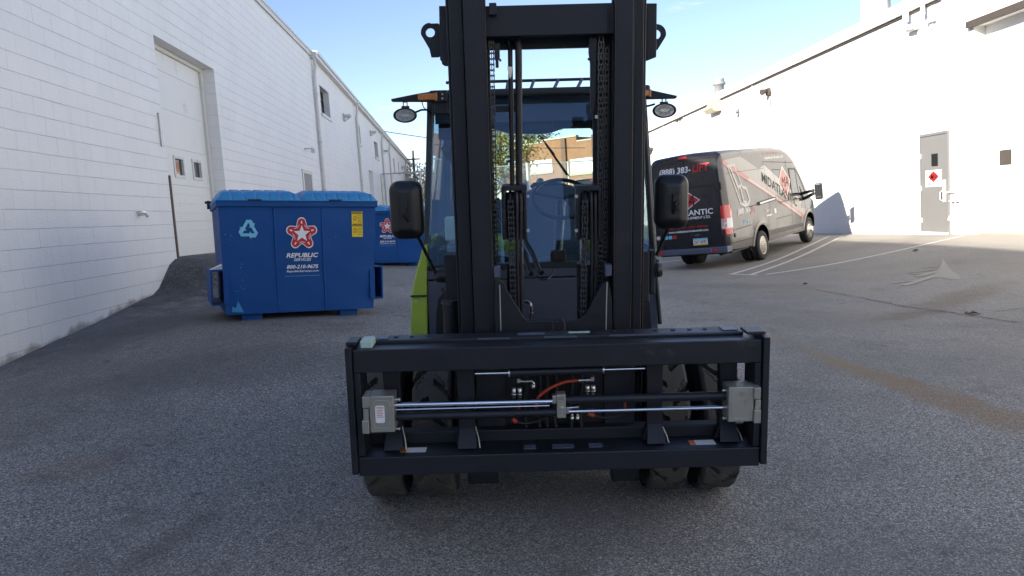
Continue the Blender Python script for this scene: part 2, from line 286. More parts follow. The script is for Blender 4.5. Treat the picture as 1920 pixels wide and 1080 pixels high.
# ------------------------------------------------------------------ mesh builder
class MB:
    def __init__(s, T=None): s.v = []; s.f = []; s.sm = []; s.T = T
    def add(s, vs, fs, smooth=False):
        o = len(s.v)
        s.v += [tuple(s.T @ Vector(p)) if s.T is not None else tuple(p) for p in vs]
        s.f += [tuple(i+o for i in f) for f in fs]; s.sm += [smooth]*len(fs)
        return s
    def box(s, x0, x1, y0, y1, z0, z1, Mx=None):
        vs = [(x, y, z) for z in (z0, z1) for x, y in ((x0, y0), (x1, y0), (x1, y1), (x0, y1))]
        if Mx is not None: vs = [tuple(Mx @ Vector(p)) for p in vs]
        return s.add(vs, [(3, 2, 1, 0), (4, 5, 6, 7), (0, 1, 5, 4), (1, 2, 6, 5), (2, 3, 7, 6), (3, 0, 4, 7)])
    def quadstrip(s, a, b, smooth=False):
        n = len(a); return s.add(list(a)+list(b), [(i, i+1, n+i+1, n+i) for i in range(n-1)], smooth)
    def tube(s, pts, r, n=12, caps=True, smooth=True, r2=None):
        pts = [Vector(p) for p in pts]; m = len(pts); vs = []; fs = []
        prev = None
        for i, p in enumerate(pts):
            d = (pts[min(i+1, m-1)]-pts[max(i-1, 0)]).normalized()
            if prev is None:
                a = d.cross(Vector((0, 0, 1)));
                if a.length < 1e-3: a = d.cross(Vector((0, 1, 0)))
            else: a = prev - d*prev.dot(d)
            a.normalize(); prev = a; b = d.cross(a)
            rr = r if not isinstance(r, (list, tuple)) else r[i]
            for k in range(n):
                t = 2*math.pi*k/n; vs.append(tuple(p+a*math.cos(t)*rr+b*math.sin(t)*rr))
        for i in range(m-1):
            for k in range(n):
                fs.append((i*n+k, i*n+(k+1) % n, (i+1)*n+(k+1) % n, (i+1)*n+k))
        s.add(vs, fs, smooth)
        if caps: s.add(vs[:n], [tuple(range(n))[::-1]]); s.add(vs[-n:], [tuple(range(n))])
        return s
    def prism(s, poly, fn, d0, d1):      # poly in 2D, fn(a,b,d)->3D
        n = len(poly); vs = [fn(a, b, d0) for a, b in poly]+[fn(a, b, d1) for a, b in poly]
        return s.add(vs, [tuple(range(n))[::-1], tuple(range(n, 2*n))]+[(i, (i+1) % n, n+(i+1) % n, n+i) for i in range(n)])
    def lathe(s, prof, c, axis='X', n=32, smooth=True):   # prof: (along, radius)
        vs = []; fs = []; m = len(prof); c = Vector(c)
        for a, r in prof:
            for k in range(n):
                t = 2*math.pi*k/n; q, w_ = r*math.cos(t), r*math.sin(t)
                vs.append(tuple(c+Vector({'X': (a, q, w_), 'Y': (q, a, w_), 'Z': (q, w_, a)}[axis])))
        for i in range(m-1):
            for k in range(n): fs.append((i*n+k, i*n+(k+1) % n, (i+1)*n+(k+1) % n, (i+1)*n+k))
        s.add(vs, fs, smooth)
        for i in (0, m-1):
            if prof[i][1] > 1e-4: s.add(vs[i*n:(i+1)*n], [tuple(range(n))])
        return s
    def text(s, body, cx, cz, wid, hei, fn, bold=.02, shear=0., th=None):
        cu = bpy.data.curves.new('t', 'FONT'); cu.body = body; cu.offset = bold; cu.shear = shear; cu.resolution_u = 2
        o = bpy.data.objects.new('t', cu); S.collection.objects.link(o)
        me = bpy.data.meshes.new_from_object(o.evaluated_get(C.evaluated_depsgraph_get()))
        vs = [v.co.copy() for v in me.vertices]; fs = [tuple(p.vertices) for p in me.polygons]
        bpy.data.objects.remove(o); bpy.data.curves.remove(cu); bpy.data.meshes.remove(me)
        x0 = min(v.x for v in vs); x1 = max(v.x for v in vs); y0 = min(v.y for v in vs); y1 = max(v.y for v in vs)
        return s.add([fn(cx+((v.x-x0)/(x1-x0)-.5)*wid, cz+((v.y-y0)/(y1-y0)-.5)*hei) for v in vs], fs)
    def flat(s, poly, fn): return s.add([fn(a, b) for a, b in poly], [tuple(range(len(poly)))])
    def grid(s, poly4, fn, nu=12, nv=12):      # bilinear patch draped by fn
        (a, b, c, d) = [Vector((*p, 0)) for p in poly4]; vs = []
        for j in range(nv+1):
            for i in range(nu+1):
                u, v = i/nu, j/nv; p = (a*(1-u)+b*u)*(1-v)+(d*(1-u)+c*u)*v; vs.append(fn(p.x, p.y))
        return s.add(vs, [(j*(nu+1)+i, j*(nu+1)+i+1, (j+1)*(nu+1)+i+1, (j+1)*(nu+1)+i) for j in range(nv) for i in range(nu)], True)
    def build(s, name, m, parent=None, bevel=0., seg=2, origin=None):
        me = bpy.data.meshes.new(name)
        vs = s.v
        if origin is not None: vs = [(x-origin[0], y-origin[1], z-origin[2]) for x, y, z in vs]
        me.from_pydata(vs, [], s.f); me.polygons.foreach_set('use_smooth', s.sm); me.update()
        bm = bmesh.new(); bm.from_mesh(me); bmesh.ops.recalc_face_normals(bm, faces=bm.faces); bm.to_mesh(me); bm.free()
        mats = m if isinstance(m, (list, tuple)) else [m]
        for q in mats: me.materials.append(M[q])
        o = bpy.data.objects.new(name, me); S.collection.objects.link(o)
        if origin is not None: o.location = origin
        if parent is not None: o.parent = parent
        if bevel:
            b = o.modifiers.new('bevel', 'BEVEL'); b.width = bevel; b.segments = seg; b.limit_method = 'ANGLE'; b.angle_limit = R_(50)
        return o
def build_each(mb, name, m, parent=None, **k):      # one object for every separate piece of the builder
    n = len(mb.v); root = list(range(n))
    def find(i):
        while root[i] != i: root[i] = root[root[i]]; i = root[i]
        return i
    for fc in mb.f:
        for q in fc[1:]: root[find(q)] = find(fc[0])
    groups = {}
    for fc, s_ in zip(mb.f, mb.sm): groups.setdefault(find(fc[0]), []).append((fc, s_))
    out = None
    for fs in groups.values():
        ids = sorted({i for fc, _ in fs for i in fc}); mp_ = {i: j for j, i in enumerate(ids)}
        q = MB(); q.v = [mb.v[i] for i in ids]; q.f = [tuple(mp_[i] for i in fc) for fc, _ in fs]; q.sm = [s_ for _, s_ in fs]
        out = q.build(name, m, parent, **k)
    return out
def tag(o, label=None, cat=None, group=None, kind=None):
    for k, v in (('label', label), ('category', cat), ('group', group), ('kind', kind)):
        if v: o[k] = v
    return o
def empty(name, label=None, cat=None, loc=(0, 0, 0), rot=(0, 0, 0), scale=1., group=None):
    o = bpy.data.objects.new(name, None); S.collection.objects.link(o); o.empty_display_size = .3
    o.location = loc; o.rotation_euler = rot; o.scale = (scale,)*3
    return tag(o, label, cat, group)
def copy_tree(o, parent=None):
    kids = list(o.children)
    c = o.copy(); S.collection.objects.link(c); c.parent = parent
    for k in kids: copy_tree(k, c)
    return c
def rnd(a, b): return random.uniform(a, b)

# ------------------------------------------------------------------ ground height
def sm(a, b, x):
    t = np.clip((x-a)/(b-a), 0, 1); return t*t*(3-2*t)
PHI = R_(9.7); ROLL = R_(1.5)
_z = np.array([0, math.cos(PHI), math.sin(PHI)]); _y = np.array([0, math.sin(PHI), -math.cos(PHI)]); _x = np.array([1., 0, 0])
_rz = np.array([[math.cos(ROLL), -math.sin(ROLL), 0], [math.sin(ROLL), math.cos(ROLL), 0], [0, 0, 1]])
AX = np.array([_rz@_x, _rz@_y, _rz@_z]).T            # forklift axes, seen from the eye
P0 = np.array([(1046-960)/F_PX, -(755-540)/F_PX, -1.])*3.57 - AX@np.array([0, 0, .774])
FW = np.array(RC)@AX; FO = np.array(RC)@P0           # forklift frame in the world, relative to the eye
def fl2w(p): return FO+FW@np.array(p, float)
ctrl = [(-4.56, 1, -1.5), (-4.56, 4, -1.36), (-4.56, 7.72, -1.143), (-4.56, 9.72, -.99), (-4.56, 11.37, -.84), (-4.56, 14, -.82), (-4.56, 17, -.86),
        (-4.56, 26, -.95), (-4.56, 60, -1.0), (-2.68, 8.56, -.985), (-1.15, 9.12, -1.085), (-3.1, 10., -.985), (-1.6, 10.4, -1.08), (-1.7, 18.1, -1.06), (-1.7, 20, -1.06),
        (10.8, 2, -1.15), (10.8, 14.6, -1.13), (10.8, 17.2, -1.16), (10.8, 21, -1.25), (10.8, 23, -1.29), (10.8, 46, -1.35), (10.8, 70, -1.3),
        (0, 0, -1.72), (-3, 0, -1.65), (4, 1, -1.66), (7, 3, -1.5), (7, 12, -1.48), (1, 14, -1.3), (2, 25, -1.35), (1, 45, -1.35), (3, 70, -1.3), (6, 35, -1.4), (3.5, 9, -1.5)]
for q in ((-.9, .8, 0), (.9, .8, 0), (-.8, 2.8, 0), (.8, 2.8, 0)): ctrl.append(tuple(fl2w(q)))
VAN = (4.991, 17.635, -1.656, -.717, .045, -.038, .97)
def rot3(yaw, pitch, roll): return Matrix.Rotation(yaw, 3, 'Z') @ Matrix.Rotation(pitch, 3, 'X') @ Matrix.Rotation(roll, 3, 'Y')
for q in ((.95, 1.93, 0), (-.95, 1.93, 0), (.95, 5.68, 0), (-.95, 5.68, 0)):
    p = rot3(*VAN[3:6]) @ (Vector(q)*VAN[6]); ctrl.append((p.x+VAN[0], p.y+VAN[1], p.z+VAN[2]))
ctrl = np.array(ctrl); CX, CZ = ctrl[:, :2], ctrl[:, 2]
def _U(d2): return np.where(d2 > 1e-12, .5*d2*np.log(np.maximum(d2, 1e-12)), 0)
_n = len(CX); _K = _U(((CX[:, None]-CX[None])**2).sum(-1))+np.eye(_n)*.02
_P = np.c_[np.ones(_n), CX]
_sol = np.linalg.solve(np.block([[_K, _P], [_P.T, np.zeros((3, 3))]]), np.r_[CZ, 0, 0, 0])
def hgt(x, y):
    x = np.atleast_1d(np.asarray(x, float)); y = np.atleast_1d(np.asarray(y, float))
    xx = np.clip(x, -6, 12); yy = np.clip(y, -1, 75)
    d2 = (xx[:, None]-CX[:, 0])**2+(yy[:, None]-CX[:, 1])**2
    h = _U(d2)@_sol[:_n]+_sol[_n]+_sol[_n+1]*xx+_sol[_n+2]*yy
    h = h+.44*sm(11.5, 12.5, y)*(1-sm(15.3, 17, y))*sm(-2.9, -4.3, x)
    far = sm(0, 40, np.maximum(np.maximum(-6-x, x-12), np.maximum(-1-y, y-75)))
    return h*(1-far)-1.3*far+EYE
def gz(x, y): return float(hgt(x, y)[0])
def W(x, y, zr): return (x, y, zr+EYE)

# ground sheet
xs = np.unique(np.r_[-400, -200, -100, -60, -30, -15, np.arange(-8, 14.01, .25), 20, 35, 60, 100, 200, 400])
ys = np.unique(np.r_[-60, -30, -10, -5, np.arange(-2, 30.01, .25), np.arange(31, 60, 1), np.arange(60, 120, 5), 150, 200, 400, 900])
gx, gy = np.meshgrid(xs, ys); hh = hgt(gx.ravel(), gy.ravel())
g = MB(); nx = len(xs)
g.add([(float(a), float(b), float(c)) for a, b, c in zip(gx.ravel(), gy.ravel(), hh)],
      [(j*nx+i, j*nx+i+1, (j+1)*nx+i+1, (j+1)*nx+i) for j in range(len(ys)-1) for i in range(nx-1)], True)
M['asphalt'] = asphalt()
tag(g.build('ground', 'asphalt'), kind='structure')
def gfn(off): return lambda x, y: (x, y, gz(x, y)+off)
def gline(mb, a, b, wd, off=.004, n=40):
    a = Vector(a); b = Vector(b); d = (b-a).normalized(); q = Vector((-d.y, d.x))*wd/2
    mb.grid([tuple(a-q), tuple(b-q), tuple(b+q), tuple(a+q)], gfn(off), n, 1)
def survey(u, v):
    """where the line of sight through a photo point meets the ground (used to measure markings)"""
    r = RC@np.array([(u-960)/F_PX, -(v-540)/F_PX, -1.]); t = 2.
    for _ in range(4000):
        if EYE+r[2]*t < gz(r[0]*t, r[1]*t): break
        t *= 1.004
    lo, hi = t/1.004, t
    for _ in range(20):
        m = (lo+hi)/2
        if EYE+r[2]*m < gz(r[0]*m, r[1]*m): hi = m
        else: lo = m
    return (r[0]*hi, r[1]*hi)
def mark(name, mname, draw):
    mb = MB(); draw(mb); tag(mb.build(name, mname), kind='structure')
def _lines(mb):
    for a, b, wd in (((1372, 514), (1556, 443), .10), ((1408, 515), (1580, 443), .10), ((1436, 514.5), (1808, 442), .10), ((1366, 514), (1420, 516), .08), ((1236, 492), (1290, 486), .1)):
        gline(mb, survey(*a), survey(*b), wd)
mark('parking_line', 'line', _lines)
def _spill(mb):
    fn = gfn(.004)
    def blob(px): mb.flat([survey(*p) for p in px], fn)
    blob([(1768, 484), (1775, 497), (1784, 508), (1798, 517), (1803, 523), (1786, 525), (1768, 521), (1752, 521), (1745, 520), (1755, 512), (1762, 502)])
    for a, b, w0 in (((1762, 505), (1704, 512), .07), ((1760, 510), (1714, 515), .08), ((1765, 499), (1733, 502), .05), ((1758, 515), (1694, 536), .14), ((1752, 519), (1702, 533), .1), ((1742, 522), (1674, 532), .06), ((1765, 508), (1720, 519), .14)):
        gline(mb, survey(*a), survey(*b), w0, .006+w0*.01, 16)
mark('dried_spill', 'spill', _spill)
def _cracks(mb):
    rr = random.Random(3)
    for px, wd in (([(1530, 543), (1600, 556), (1690, 574), (1770, 585), (1840, 595), (1919, 606)], .035), ([(1870, 584), (1900, 581), (1919, 577)], .03), ([(1330, 535), (1420, 540), (1530, 543)], .02), ([(1640, 548), (1660, 545), (1690, 540)], .02)):
        pts = [Vector(survey(*p)) for p in px]
        for a, b in zip(pts, pts[1:]):
            k = 7; q = a
            for i in range(1, k+1):
                r_ = a.lerp(b, i/k)+Vector((rr.uniform(-.03, .03), rr.uniform(-.03, .03))) if i < k else b
                gline(mb, tuple(q), tuple(r_), wd*rr.uniform(.25, .75), .004+.0006*i, 2); q = r_
mark('asphalt_crack', 'crack', _cracks)
def leaf_litter(u, v, size, label):
    x, y = survey(u, v); mb = MB(); rr = random.Random(int(u))
    for k in range(6):
        a = rr.uniform(0, 6.28); ox, oy = rr.uniform(-1, 1)*size*.5, rr.uniform(-1, 1)*size*.5; z = gz(x+ox, y+oy)+.006
        s_ = size*rr.uniform(.25, .5)
        pts = [(math.cos(a+t)*s_*(1 if i % 2 else .6), math.sin(a+t)*s_*(1 if i % 2 else .6)) for i, t in enumerate(np.arange(0, 6.28, .785))]
        mb.add([(x+ox, y+oy, z+.02)]+[(x+ox+p, y+oy+q, z+rr.uniform(0, .035)) for p, q in pts], [(0, i+1, (i+1) % 8+1) for i in range(8)])
    tag(mb.build('dry_leaf', 'leafm', origin=(x, y, gz(x, y))), label, 'leaf', 'dry leaves blown onto the asphalt')
leaf_litter(1823, 590, .10, 'largest crumpled brown leaf clump on the cracked asphalt, right of centre')
leaf_litter(1717, 471, .10, 'small dark leaf clump just below the long white parking line')
leaf_litter(1510, 534, .06, 'tiny dark leaf left of the pale spill, in front of the van')

# ------------------------------------------------------------------ left buildings
XL = -4.56
def wall_yz(mb, x0, x1, outer, holes):
    """wall in the YZ plane between x0 (visible face) and x1, cut round rectangular holes; top edge may slope"""
    ya, yb, zb, za_t, zb_t = outer                   # y range, bottom, top at ya, top at yb
    ysn = sorted({ya, yb, *[h[0] for h in holes], *[h[1] for h in holes]})
    top = lambda y: za_t+(zb_t-za_t)*(y-ya)/(yb-ya)
    for y0, y1 in zip(ysn, ysn[1:]):
        hs = sorted([(h[2], h[3]) for h in holes if h[0] <= y0+1e-6 and h[1] >= y1-1e-6])
        z = zb; segs = []
        for a, b in hs: segs.append((z, a)); z = b
        segs.append((z, None))
        for a, b in segs:
            t0, t1 = (b, b) if b is not None else (top(y0), top(y1))
            if b is not None and b-a < 1e-4: continue
            vs = [(x0, y0, a), (x0, y1, a), (x0, y1, t1), (x0, y0, t0)]
            mb.add(vs, [(0, 1, 2, 3)])
    for (y0, y1, z0, z1) in holes:
        mb.add([(x0, y0, z0), (x0, y1, z0), (x0, y1, z1), (x0, y0, z1), (x1, y0, z0), (x1, y1, z0), (x1, y1, z1), (x1, y0, z1)],
               [(1, 5, 6, 2), (0, 3, 7, 4), (3, 2, 6, 7), (0, 4, 5, 1)])
def zz(z): return z+EYE
b1 = empty('warehouse_building', 'near white painted block warehouse on the left with a tall recessed overhead door', 'building', (XL, 12, zz(-.8)))
def child(o, p):
    o.parent = p; o.matrix_parent_inverse = Matrix.Translation(-Vector(p.location)); return o
def part(mb, name, m, p, **k): return child(mb.build(name, m, **k), p)
mb = MB(); wall_yz(mb, XL, XL-.27, (-34, 25.9, zz(-2.6), zz(5.37), zz(5.40)), [(12.6, 15.48, zz(-.9), zz(3.05))])
part(mb, 'wall', 'wall_l', b1)
mb = MB(); mb.box(XL-14, XL-.02, -34, 25.88, zz(5.2), zz(5.37)); part(mb, 'roof', 'roof', b1)
mb = MB(); mb.box(XL-14, XL-13.8, -34, 25.88, zz(-2.6), zz(5.18)); mb.box(XL-13.8, XL-.7, -34, -33.8, zz(-2.6), zz(5.18)); mb.box(XL-13.8, XL-.7, 25.6, 25.86, zz(-2.6), zz(5.19)); part(mb, 'wall', 'wall_lf', b1)
mb = MB(); mb.box(XL-.3, XL+.07, -34, 25.95, zz(5.40), zz(5.46)); mb.box(XL+.02, XL+.05, -34, 25.9, zz(5.28), zz(5.40)); part(mb, 'roof_edge', 'trim', b1, bevel=.01)
# dark cable and posts along the roof edge
mb = MB(); mb.tube([(XL-.2, -10, zz(5.75)), (XL-.2, 25.8, zz(5.75))], .012, 6)
for y in np.arange(-8, 26, 1.6): mb.tube([(XL-.2, y, zz(5.45)), (XL-.2, y, zz(5.78))], .01, 6)
part(mb, 'roof_rail', 'galv', b1)
# overhead door
dz0, dz1 = zz(-.40), zz(2.98)
mb = MB(); px_ = XL-.25
ph = (dz1-dz0)/5.5
for i in range(6):
    z0, z1 = dz0+i*ph+.0015, min(dz1, dz0+(i+1)*ph-.0015)
    if i == 2 or False:
        wy = [(13.62, 14.0), (14.52, 14.9)]; wz = (zz(1.0), zz(1.27)); ys_ = [12.6]+[q for w_ in wy for q in w_]+[15.34]
        mb.box(px_-.05, px_, 12.6, 15.34, z0, wz[0]); mb.box(px_-.05, px_, 12.6, 15.34, wz[1], z1)
        for k in (0, 2, 4): mb.box(px_-.05, px_, ys_[k], ys_[k+1], wz[0], wz[1])
    else:
        mb.box(px_-.05, px_, 12.6, 15.34, z0, z1)
        if i in (0, 1):
            for q in range(1, 4): mb.box(px_, px_+.004, 12.6, 15.34, z0+ph*q/4-.004, z0+ph*q/4+.004)
door = part(mb, 'overhead_door', 'doorwhite', b1, bevel=.003)
for y0, y1 in wy:
    mb = MB(); mb.box(px_-.03, px_-.02, y0, y1, *wz); mb.build('pane', 'darkglass', door)
    mb = MB()
    for a in ((y0-.05, y1+.05, wz[1], wz[1]+.05), (y0-.05, y1+.05, wz[0]-.05, wz[0]), (y0-.05, y0, wz[0], wz[1]), (y1, y1+.05, wz[0], wz[1])):
        mb.box(px_-.001, px_+.018, *a)
    mb.build('window_frame', 'trim', door)
mb = MB(); mb.box(px_-.02, px_+.05, 15.34, 15.478, dz0, dz1-.001); mb.box(px_-.02, px_+.05, 12.61, 15.478, dz1, zz(3.048)); part(mb, 'door_jamb', 'trim', b1, bevel=.008)
mb = MB(); mb.box(XL-.06, XL+.012, 12.585, 12.66, zz(-.55), zz(.92)); part(mb, 'corner_guard', 'rust', b1)
mb = MB(); mb.box(XL, XL+.03, 12.40, 12.47, zz(1.35), zz(1.85)); part(mb, 'strip', 'galv', b1)
mb = MB(); mb.tube([(XL, 11.3, zz(.31)), (XL+.10, 11.3, zz(.31)), (XL+.13, 11.3, zz(.27))], .02, 8); mb.lathe([(-.01, .045), (.01, .045)], (XL+.06, 11.3, zz(.35)), 'Z', 12); part(mb, 'tap', 'fitting', b1)
mb = MB(); mb.box(XL, XL+.012, 22.9, 24.0, zz(.1), zz(1.5)); part(mb, 'side_door', 'doorgrey', b1, bevel=.004)
mb = MB()
for y0, y1, z0, z1 in ((22.75, 22.9, 0, 1.6), (24, 24.15, 0, 1.6), (22.9, 24, 1.5, 1.6)): mb.box(XL-.001, XL+.03, y0, y1, zz(z0), zz(z1))
part(mb, 'door_frame', 'trim', b1)
mb = MB(); mb.box(XL, XL+.25, 23.4, 23.46, zz(2.2), zz(2.24)); mb.box(XL+.2, XL+.3, 23.35, 23.5, zz(2.1), zz(2.2)); part(mb, 'wall_lamp', 'trim', b1)
def downpipe(p, x, y, zt, zb, s=1, m='trim', r=.055):
    q = MB(); q.tube([(x+s*.05, y, zt), (x+s*.12, y, zt-.12), (x+s*.12, y, zt-.35), (x+s*.07, y, zt-.6), (x+s*.07, y, zb)], r, 12)
    for z in np.arange(zb+.8, zt-.7, 1.5): q.box(x, x+s*.135, y-.075, y+.075, z, z+.04)
    q.box(x+.0 if s > 0 else x-.2, x+.2 if s > 0 else x, y-.12, y+.12, zt-.08, zt+.12)
    return part(q, 'downpipe', m, p)
downpipe(b1, XL, 25.75, zz(5.3), zz(-1.2))

b2 = empty('warehouse_building', 'long far white block warehouse on the left with downpipes and small dark upper windows', 'building', (XL, 45, zz(-1)))
YW = 25.96
def onx(u, v, X):
    r = RC@np.array([(u-960)/F_PX, -(v-540)/F_PX, -1.]); return r*X/r[0]
win_px = [(599, 165, 620, 222), (668, 234, 677, 268), (701, 266, 710, 296), (737, 298, 741, 320), (746, 305, 749, 324)]
holes = []
for u0, v0, u1, v1 in win_px:
    a = onx(u0, v0, XL); b = onx(u1, v1, XL); holes.append((a[1], b[1], zz((b[2]+a[2])/2-.42), zz((a[2]+b[2])/2+.42) if u0 > 600 else zz((a[2]+b[2])/2+.5)))
dr = onx(691, 318, XL); dr2 = onx(703, 375, XL); holes.append((dr[1], dr2[1], zz(-1.3), zz(dr[2])))
topz = lambda y: zz(5.44-(y-26)*.0197)
mb = MB(); wall_yz(mb, XL, XL-.3, (YW, 69.3, zz(-2.4), topz(26), topz(69.3)), holes); part(mb, 'wall', 'wall_lf', b2)
mb = MB(); mb.box(XL-14, XL-.01, 69.1, 69.29, zz(-2.4), zz(4.4)); mb.box(XL-14, XL-13.8, YW, 69.1, zz(-2.4), zz(4.4)); part(mb, 'wall', 'wall_lf', b2)
mb = MB(); mb.add([(XL-14, YW, zz(5.2)), (XL-.02, YW, zz(5.2)), (XL-.02, 69.2, zz(4.4)), (XL-14, 69.2, zz(4.4))], [(0, 1, 2, 3)]); part(mb, 'roof', 'roof', b2)
def slopebox(mb, x0, x1, y0, y1, f, a, b): mb.add([(x, y, f(y)+c) for c in (a, b) for x, y in ((x0, y0), (x1, y0), (x1, y1), (x0, y1))], [(3, 2, 1, 0), (4, 5, 6, 7), (0, 1, 5, 4), (1, 2, 6, 5), (2, 3, 7, 6), (3, 0, 4, 7)])
mb = MB(); slopebox(mb, XL, XL+.16, YW+.02, 69.3, topz, -.16, -.03); part(mb, 'gutter', 'trim', b2, bevel=.02)
mb = MB(); slopebox(mb, XL-.25, XL+.19, YW, 69.35, topz, -.025, .07); part(mb, 'roof_edge', 'trim', b2)
for i, (y0, y1, z0, z1) in enumerate(holes):
    last = i == len(holes)-1
    mb = MB(); mb.box(XL-.24, XL-.23, y0, y1, z0, z1); pn = part(mb, 'door' if last else 'window', 'doorwhite' if last else 'darkglass', b2)
    if not last:
        mb = MB(); t = .035
        for k in (0, .5, 1): mb.box(XL-.229, XL-.20, y0+(y1-y0)*k-t*(k > 0), y0+(y1-y0)*k+t*(k < 1), z0, z1)
        for k in (0, .36, .68, 1): mb.box(XL-.228, XL-.199, y0, y1, z0+(z1-z0)*k-t*(k > 0)*.8, z0+(z1-z0)*k+t*(k < 1)*.8)
        mb.build('frame', 'ink', pn)
        mb = MB(); mb.box(XL-.05, XL+.05, y0-.1, y1+.1, z0-.1, z0-.002); part(mb, 'sill', 'trim', b2)
for u, v in ((665, 215), (712, 250), (727, 270), (757, 297)):
    y = onx(u, v, XL)[1]; downpipe(b2, XL, y, topz(y)-.12, zz(-1.2))
for u, v in ((644, 222), (694, 251), (718, 286), (753, 316)):
    q = onx(u, v, XL); y, z = q[1], zz(q[2]); mb = MB()
    mb.box(XL, XL+.06, y-.12, y+.12, z-.12, z+.18); mb.box(XL+.05, XL+.30, y-.13, y+.13, z+.03, z+.13); mb.add([(XL+.06, y-.1, z-.1), (XL+.06, y+.1, z-.1), (XL+.26, y+.1, z+.03), (XL+.26, y-.1, z+.03)], [(0, 1, 2, 3)])
    part(mb, 'wall_lamp', 'galv', b2, bevel=.01)

# ------------------------------------------------------------------ right building
XR = 10.8; SR = XR/10.6
b3 = empty('warehouse_building', 'sunlit white block warehouse on the right with a grey steel door and roof vents', 'building', (XR, 20, zz(-1.2)))
holes = [(13.2, 16.32, zz(-1.5), zz(3.19))]
wn = [onx(1265, 222, XR), onx(1282, 258, XR)]
holes.append((wn[1][1], wn[0][1], zz(wn[1][2]), zz(wn[0][2])))
TZ = 4.05
mb = MB(); wall_yz(mb, XR, XR+.3, (-8, 78, zz(-2.4), zz(TZ), zz(TZ)), holes); part(mb, 'wall', 'wall_r', b3)
mb = MB(); mb.box(XR+14, XR+14.2, -8, 78, zz(-2.4), zz(TZ)); mb.box(XR+.02, XR+14, -8.2, -8, zz(-2.4), zz(TZ)); mb.box(XR+.02, XR+14, 78, 78.2, zz(-2.4), zz(TZ)); part(mb, 'wall', 'wall_r', b3)
mb = MB(); mb.box(XR+.1, XR+14, -8, 78, zz(TZ+.01), zz(TZ+.1)); part(mb, 'roof', 'roof', b3)
ft = zz(4.34)
mb = MB(); mb.box(XR-.13, XR+.10, 17.4, 78, zz(TZ), ft); part(mb, 'parapet_cap', 'trimw', b3, bevel=.01)
mb = MB(); mb.box(XR-.06, XR-.001, 17.4, 78, zz(TZ-.045), zz(TZ-.002)); part(mb, 'shadow_strip', 'brown', b3)  # dark strip painted as the shadow line beneath the cap
mb = MB(); mb.box(XR-.10, XR+.3, -8, 17.38, zz(TZ+.001), zz(TZ+1.2)); part(mb, 'parapet_wall', 'wall_r', b3)
mb = MB(); mb.box(XR+.26, XR+.28, 13.2, 16.32, zz(-1.2), zz(3.19))
od = part(mb, 'overhead_door', 'trimw', b3)
mb = MB()
for k in range(1, 7): mb.box(XR+.25, XR+.262, 13.2, 16.32, zz(-1.2+k*.63), zz(-1.2+k*.63)+.008)
part(mb, 'door_seam', 'trim', b3)
a, b = onx(1875, 282, XR+.26), onx(1897, 308, XR+.26)
mb = MB(); mb.box(XR+.245, XR+.258, b[1], a[1], zz(b[2]), zz(a[2])); part(mb, 'door_window', 'brown', b3)  # pane painted dark brown in place of its reflection
mb = MB(); mb.box(XR-.12, XR-.002, 13.1, 16.40, zz(3.17), zz(3.30)); part(mb, 'lintel', 'brown', b3)
mb = MB(); mb.box(XR+.05, XR+.24, 13.2, 16.32, zz(-1.3), zz(-1.105)); part(mb, 'threshold', 'tanwin', b3)
# grey door
y0, y1 = 17.25, 18.24; z0, z1 = zz(-1.16), zz(1.08)
mb = MB(); mb.box(XR-.035, XR-.012, y0, y1, z0+.05, z1)
gd = part(mb, 'steel_door', 'doorgrey', b3, bevel=.004)
mb = MB(); mb.box(XR-.05, XR-.001, y0-.06, y0-.005, z0, z1+.01); mb.box(XR-.05, XR-.001, y1+.005, y1+.05, z0, z1+.01); mb.box(XR-.05, XR-.001, y0-.06, y1+.05, z1+.012, z1+.07); part(mb, 'door_frame', 'doorgrey', b3)
mb = MB(); mb.box(XR-.12, XR, y0-.05, y1+.05, z0-.2, z0+.045); part(mb, 'door_sill', 'trim', b3)
DY = lambda k: y1-(y1-y0)*k
mb = MB(); mb.box(XR-.045, XR-.036, DY(.66), DY(.42), z0+1.55, z0+1.83); gp = part(mb, 'door_window', 'ink', b3)
fy = lambda yy, zq: (XR-.044, yy, zq)
mb = MB(); mb.box(XR-.042, XR-.036, DY(.80), DY(.17), z0+1.08, z0+1.46); sg = part(mb, 'sign', 'white', b3)
cxs, czs = DY(.485), z0+1.31
def child2(mb, name, m, p): o = mb.build(name, m); o.parent = p; o.matrix_parent_inverse = Matrix.Translation(-Vector(b3.location)) if p is b3 else Matrix.Identity(4); return o
mb = MB(); mb.flat([(cxs-.22, czs), (cxs, czs+.13), (cxs+.22, czs), (cxs, czs-.13)], lambda p, q: (XR-.0435, p, q)); child2(mb, 'logo_diamond', 'red', sg)
mb = MB(); mb.text('MA', -cxs, czs, .26, .15, lambda p, q: (XR-.0455, -p, q), .01, .4); mb.text('MIDATLANTIC', -cxs, z0+1.15, .40, .055, lambda p, q: (XR-.0455, -p, q), .02); mb.text('Industrial Equipment Ltd.', -cxs, z0+1.105, .30, .02, lambda p, q: (XR-.0455, -p, q), .0); child2(mb, 'lettering', 'ink', sg)
mb = MB(); mb.box(XR-.075, XR-.036, y0+.05, y0+.11, z0+.72, z0+1.22); mb.tube([(XR-.04, y0+.16, z0+.75), (XR-.10, y0+.16, z0+.78), (XR-.10, y0+.16, z0+.95), (XR-.04, y0+.16, z0+.98)], .012, 8); part(mb, 'door_handle', 'trimw', b3, bevel=.006)
for zz_ in (.25, 1.0, 1.75):
    mb = MB(); mb.tube([(XR-.055, y1+.0, z0+zz_), (XR-.055, y1+.0, z0+zz_+.11)], .016, 8); part(mb, 'hinge', 'trimw', b3)
